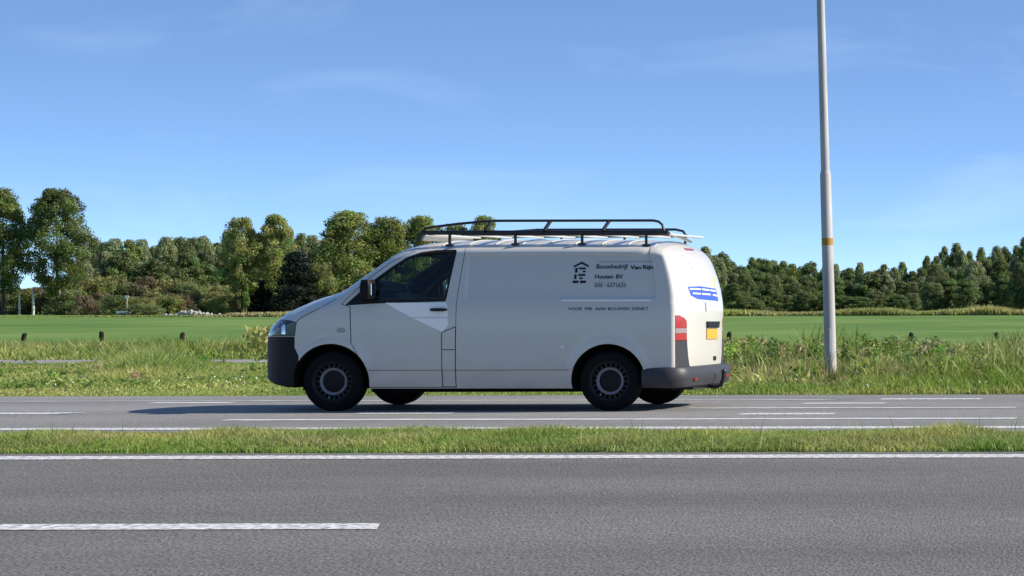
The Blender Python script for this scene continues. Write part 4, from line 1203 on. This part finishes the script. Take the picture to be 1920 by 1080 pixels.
wood(np.arange(1305, 2000, 34), lambda p: rt(p) + 52 + 8 * math.sin(p * .09), 46, 288, 300, 'low tree at the foot of the wood across the meadow', 'low trees at the foot of the wood', ['wood_c', 'wood_d', 'wood_d'])
# scrub on the left
SCRUB = {'bush_a': ('olive green scrub bush in the thicket below the wood', 'bush', 'olive scrub bushes'), 'bush_b': ('reddish brown scrub bush in the thicket below the wood', 'bush', 'brown scrub bushes'), 'bush_c': ('pale yellow-green scrub bush in the thicket below the wood', 'bush', 'pale scrub bushes')}
for p in np.arange(-20, 440, 24):
    kind = ['bush_a', 'bush_b', 'bush_b', 'bush_c'][int(rng.integers(4))]
    tree(kind, 'scrub_bush', p + rng.uniform(-6, 6), np.interp(p, [-20, 100, 130, 200, 330, 430], [545, 530, 515, 522, 525, 540]) + rng.uniform(-8, 10), 62 * rng.uniform(.8, 1.3), rng.uniform(344, 356),
         *SCRUB[kind])
for p in np.arange(120, 430, 22):
    kind = ['bush_b', 'bush_a', 'bush_c'][int(rng.integers(3))]
    tree(kind, 'scrub_bush', p + rng.uniform(-6, 6), 548 + rng.uniform(-8, 8), 52 * rng.uniform(.8, 1.2), rng.uniform(325, 338),
         *SCRUB[kind])
tree('bush_a', 'willow_shrub', 268, 566, 64, 300, 'low rounded green shrub at the meadow edge beside the rubble', 'shrub')
# pale birch trunks beneath the poplars
for p, w_, m in [(62, 5, 'pale_bark'), (36, 4, 'pale_bark'), (112, 3.5, 'pale_bark')]:
    D = 335; w = at(p, 0, D); z0 = float(gz(w.y)); bm = bmesh.new(); r_ = w_ * D / F / 2
    hh = 3.6
    add_tube(bm, [(0, 0, -.1), (.05, 0, 1.2), (-.05, .1, 2.6), (.0, 0, hh)], [r_ * 1.1, r_, r_ * .85, r_ * .6], 9)
    o = link('birch_trunk', bm_mesh('birch_trunk', bm), M[m], smooth=60); o.location = (w.x, w.y, z0)
    tag(o, 'pale birch trunk standing below the tall poplars', 'tree trunk', 'pale birch trunks below the poplars')
# rubble heap: stones are parts
D = 298; w = at(357, 0, D); heap = tag(empty('rubble_heap', (w.x, w.y, FIELD_Z)), 'pale heap of broken rubble at the far edge of the meadow', 'rubble heap')
st = []
for s in range(4):
    bm = bmesh.new(); bmesh.ops.create_icosphere(bm, subdivisions=1, radius=.5); g = random.Random(s)
    for v_ in bm.verts: v_.co *= g.uniform(.7, 1.25)
    me = bm_mesh('stone', bm); me.materials.append(M['rubble']); st.append(me)
for i in range(150):
    u = rng.normal(0, 1.35); c = np.clip(1 - abs(u) / 3.2, .08, 1)
    o = bpy.data.objects.new('stone', st[i % 4]); col.objects.link(o); o.parent = heap
    s = rng.uniform(.25, .62); o.scale = (s * 1.2, s, s * .75); o.rotation_euler = (rng.uniform(0, 6), rng.uniform(0, 6), rng.uniform(0, 6))
    o.location = (u, rng.uniform(-.8, .8) * c, rng.uniform(0.05, .62) * c)
# small white sign and trough
D = 318; w = at(238, 0, D)
sg = tag(empty('sign_post', (w.x, w.y, FIELD_Z)), 'small white sign on a thin post in front of the scrub', 'sign')
bm = bmesh.new(); add_tube(bm, [(0, 0, -.1), (0, 0, 2.6)], .05, 8); link('post', bm_mesh('post', bm), M['pale_bark'], sg)
bm = bmesh.new(); add_box(bm, (0, -.06, 2.55), (.5, .04, .36)); bevel_all(bm, .01, 1); link('sign_panel', bm_mesh('sign_panel', bm), M['sign_white'], sg)
w = at(233, 0, 305); tr_ = tag(empty('water_trough', (w.x, w.y, FIELD_Z)), 'low pale trough standing at the meadow edge near the white sign', 'trough')
bm = bmesh.new(); prism([(-.8, .25), (.8, .25), (.9, .62), (-.9, .62)], -.35, .35, bm); link('basin', bm_mesh('basin', bm), M['sign_white'], tr_)
for s in (-.5, .5):
    bm = bmesh.new(); add_box(bm, (s, 0, .12), (.12, .5, .26)); link('leg', bm_mesh('leg', bm), M['galv'], tr_)
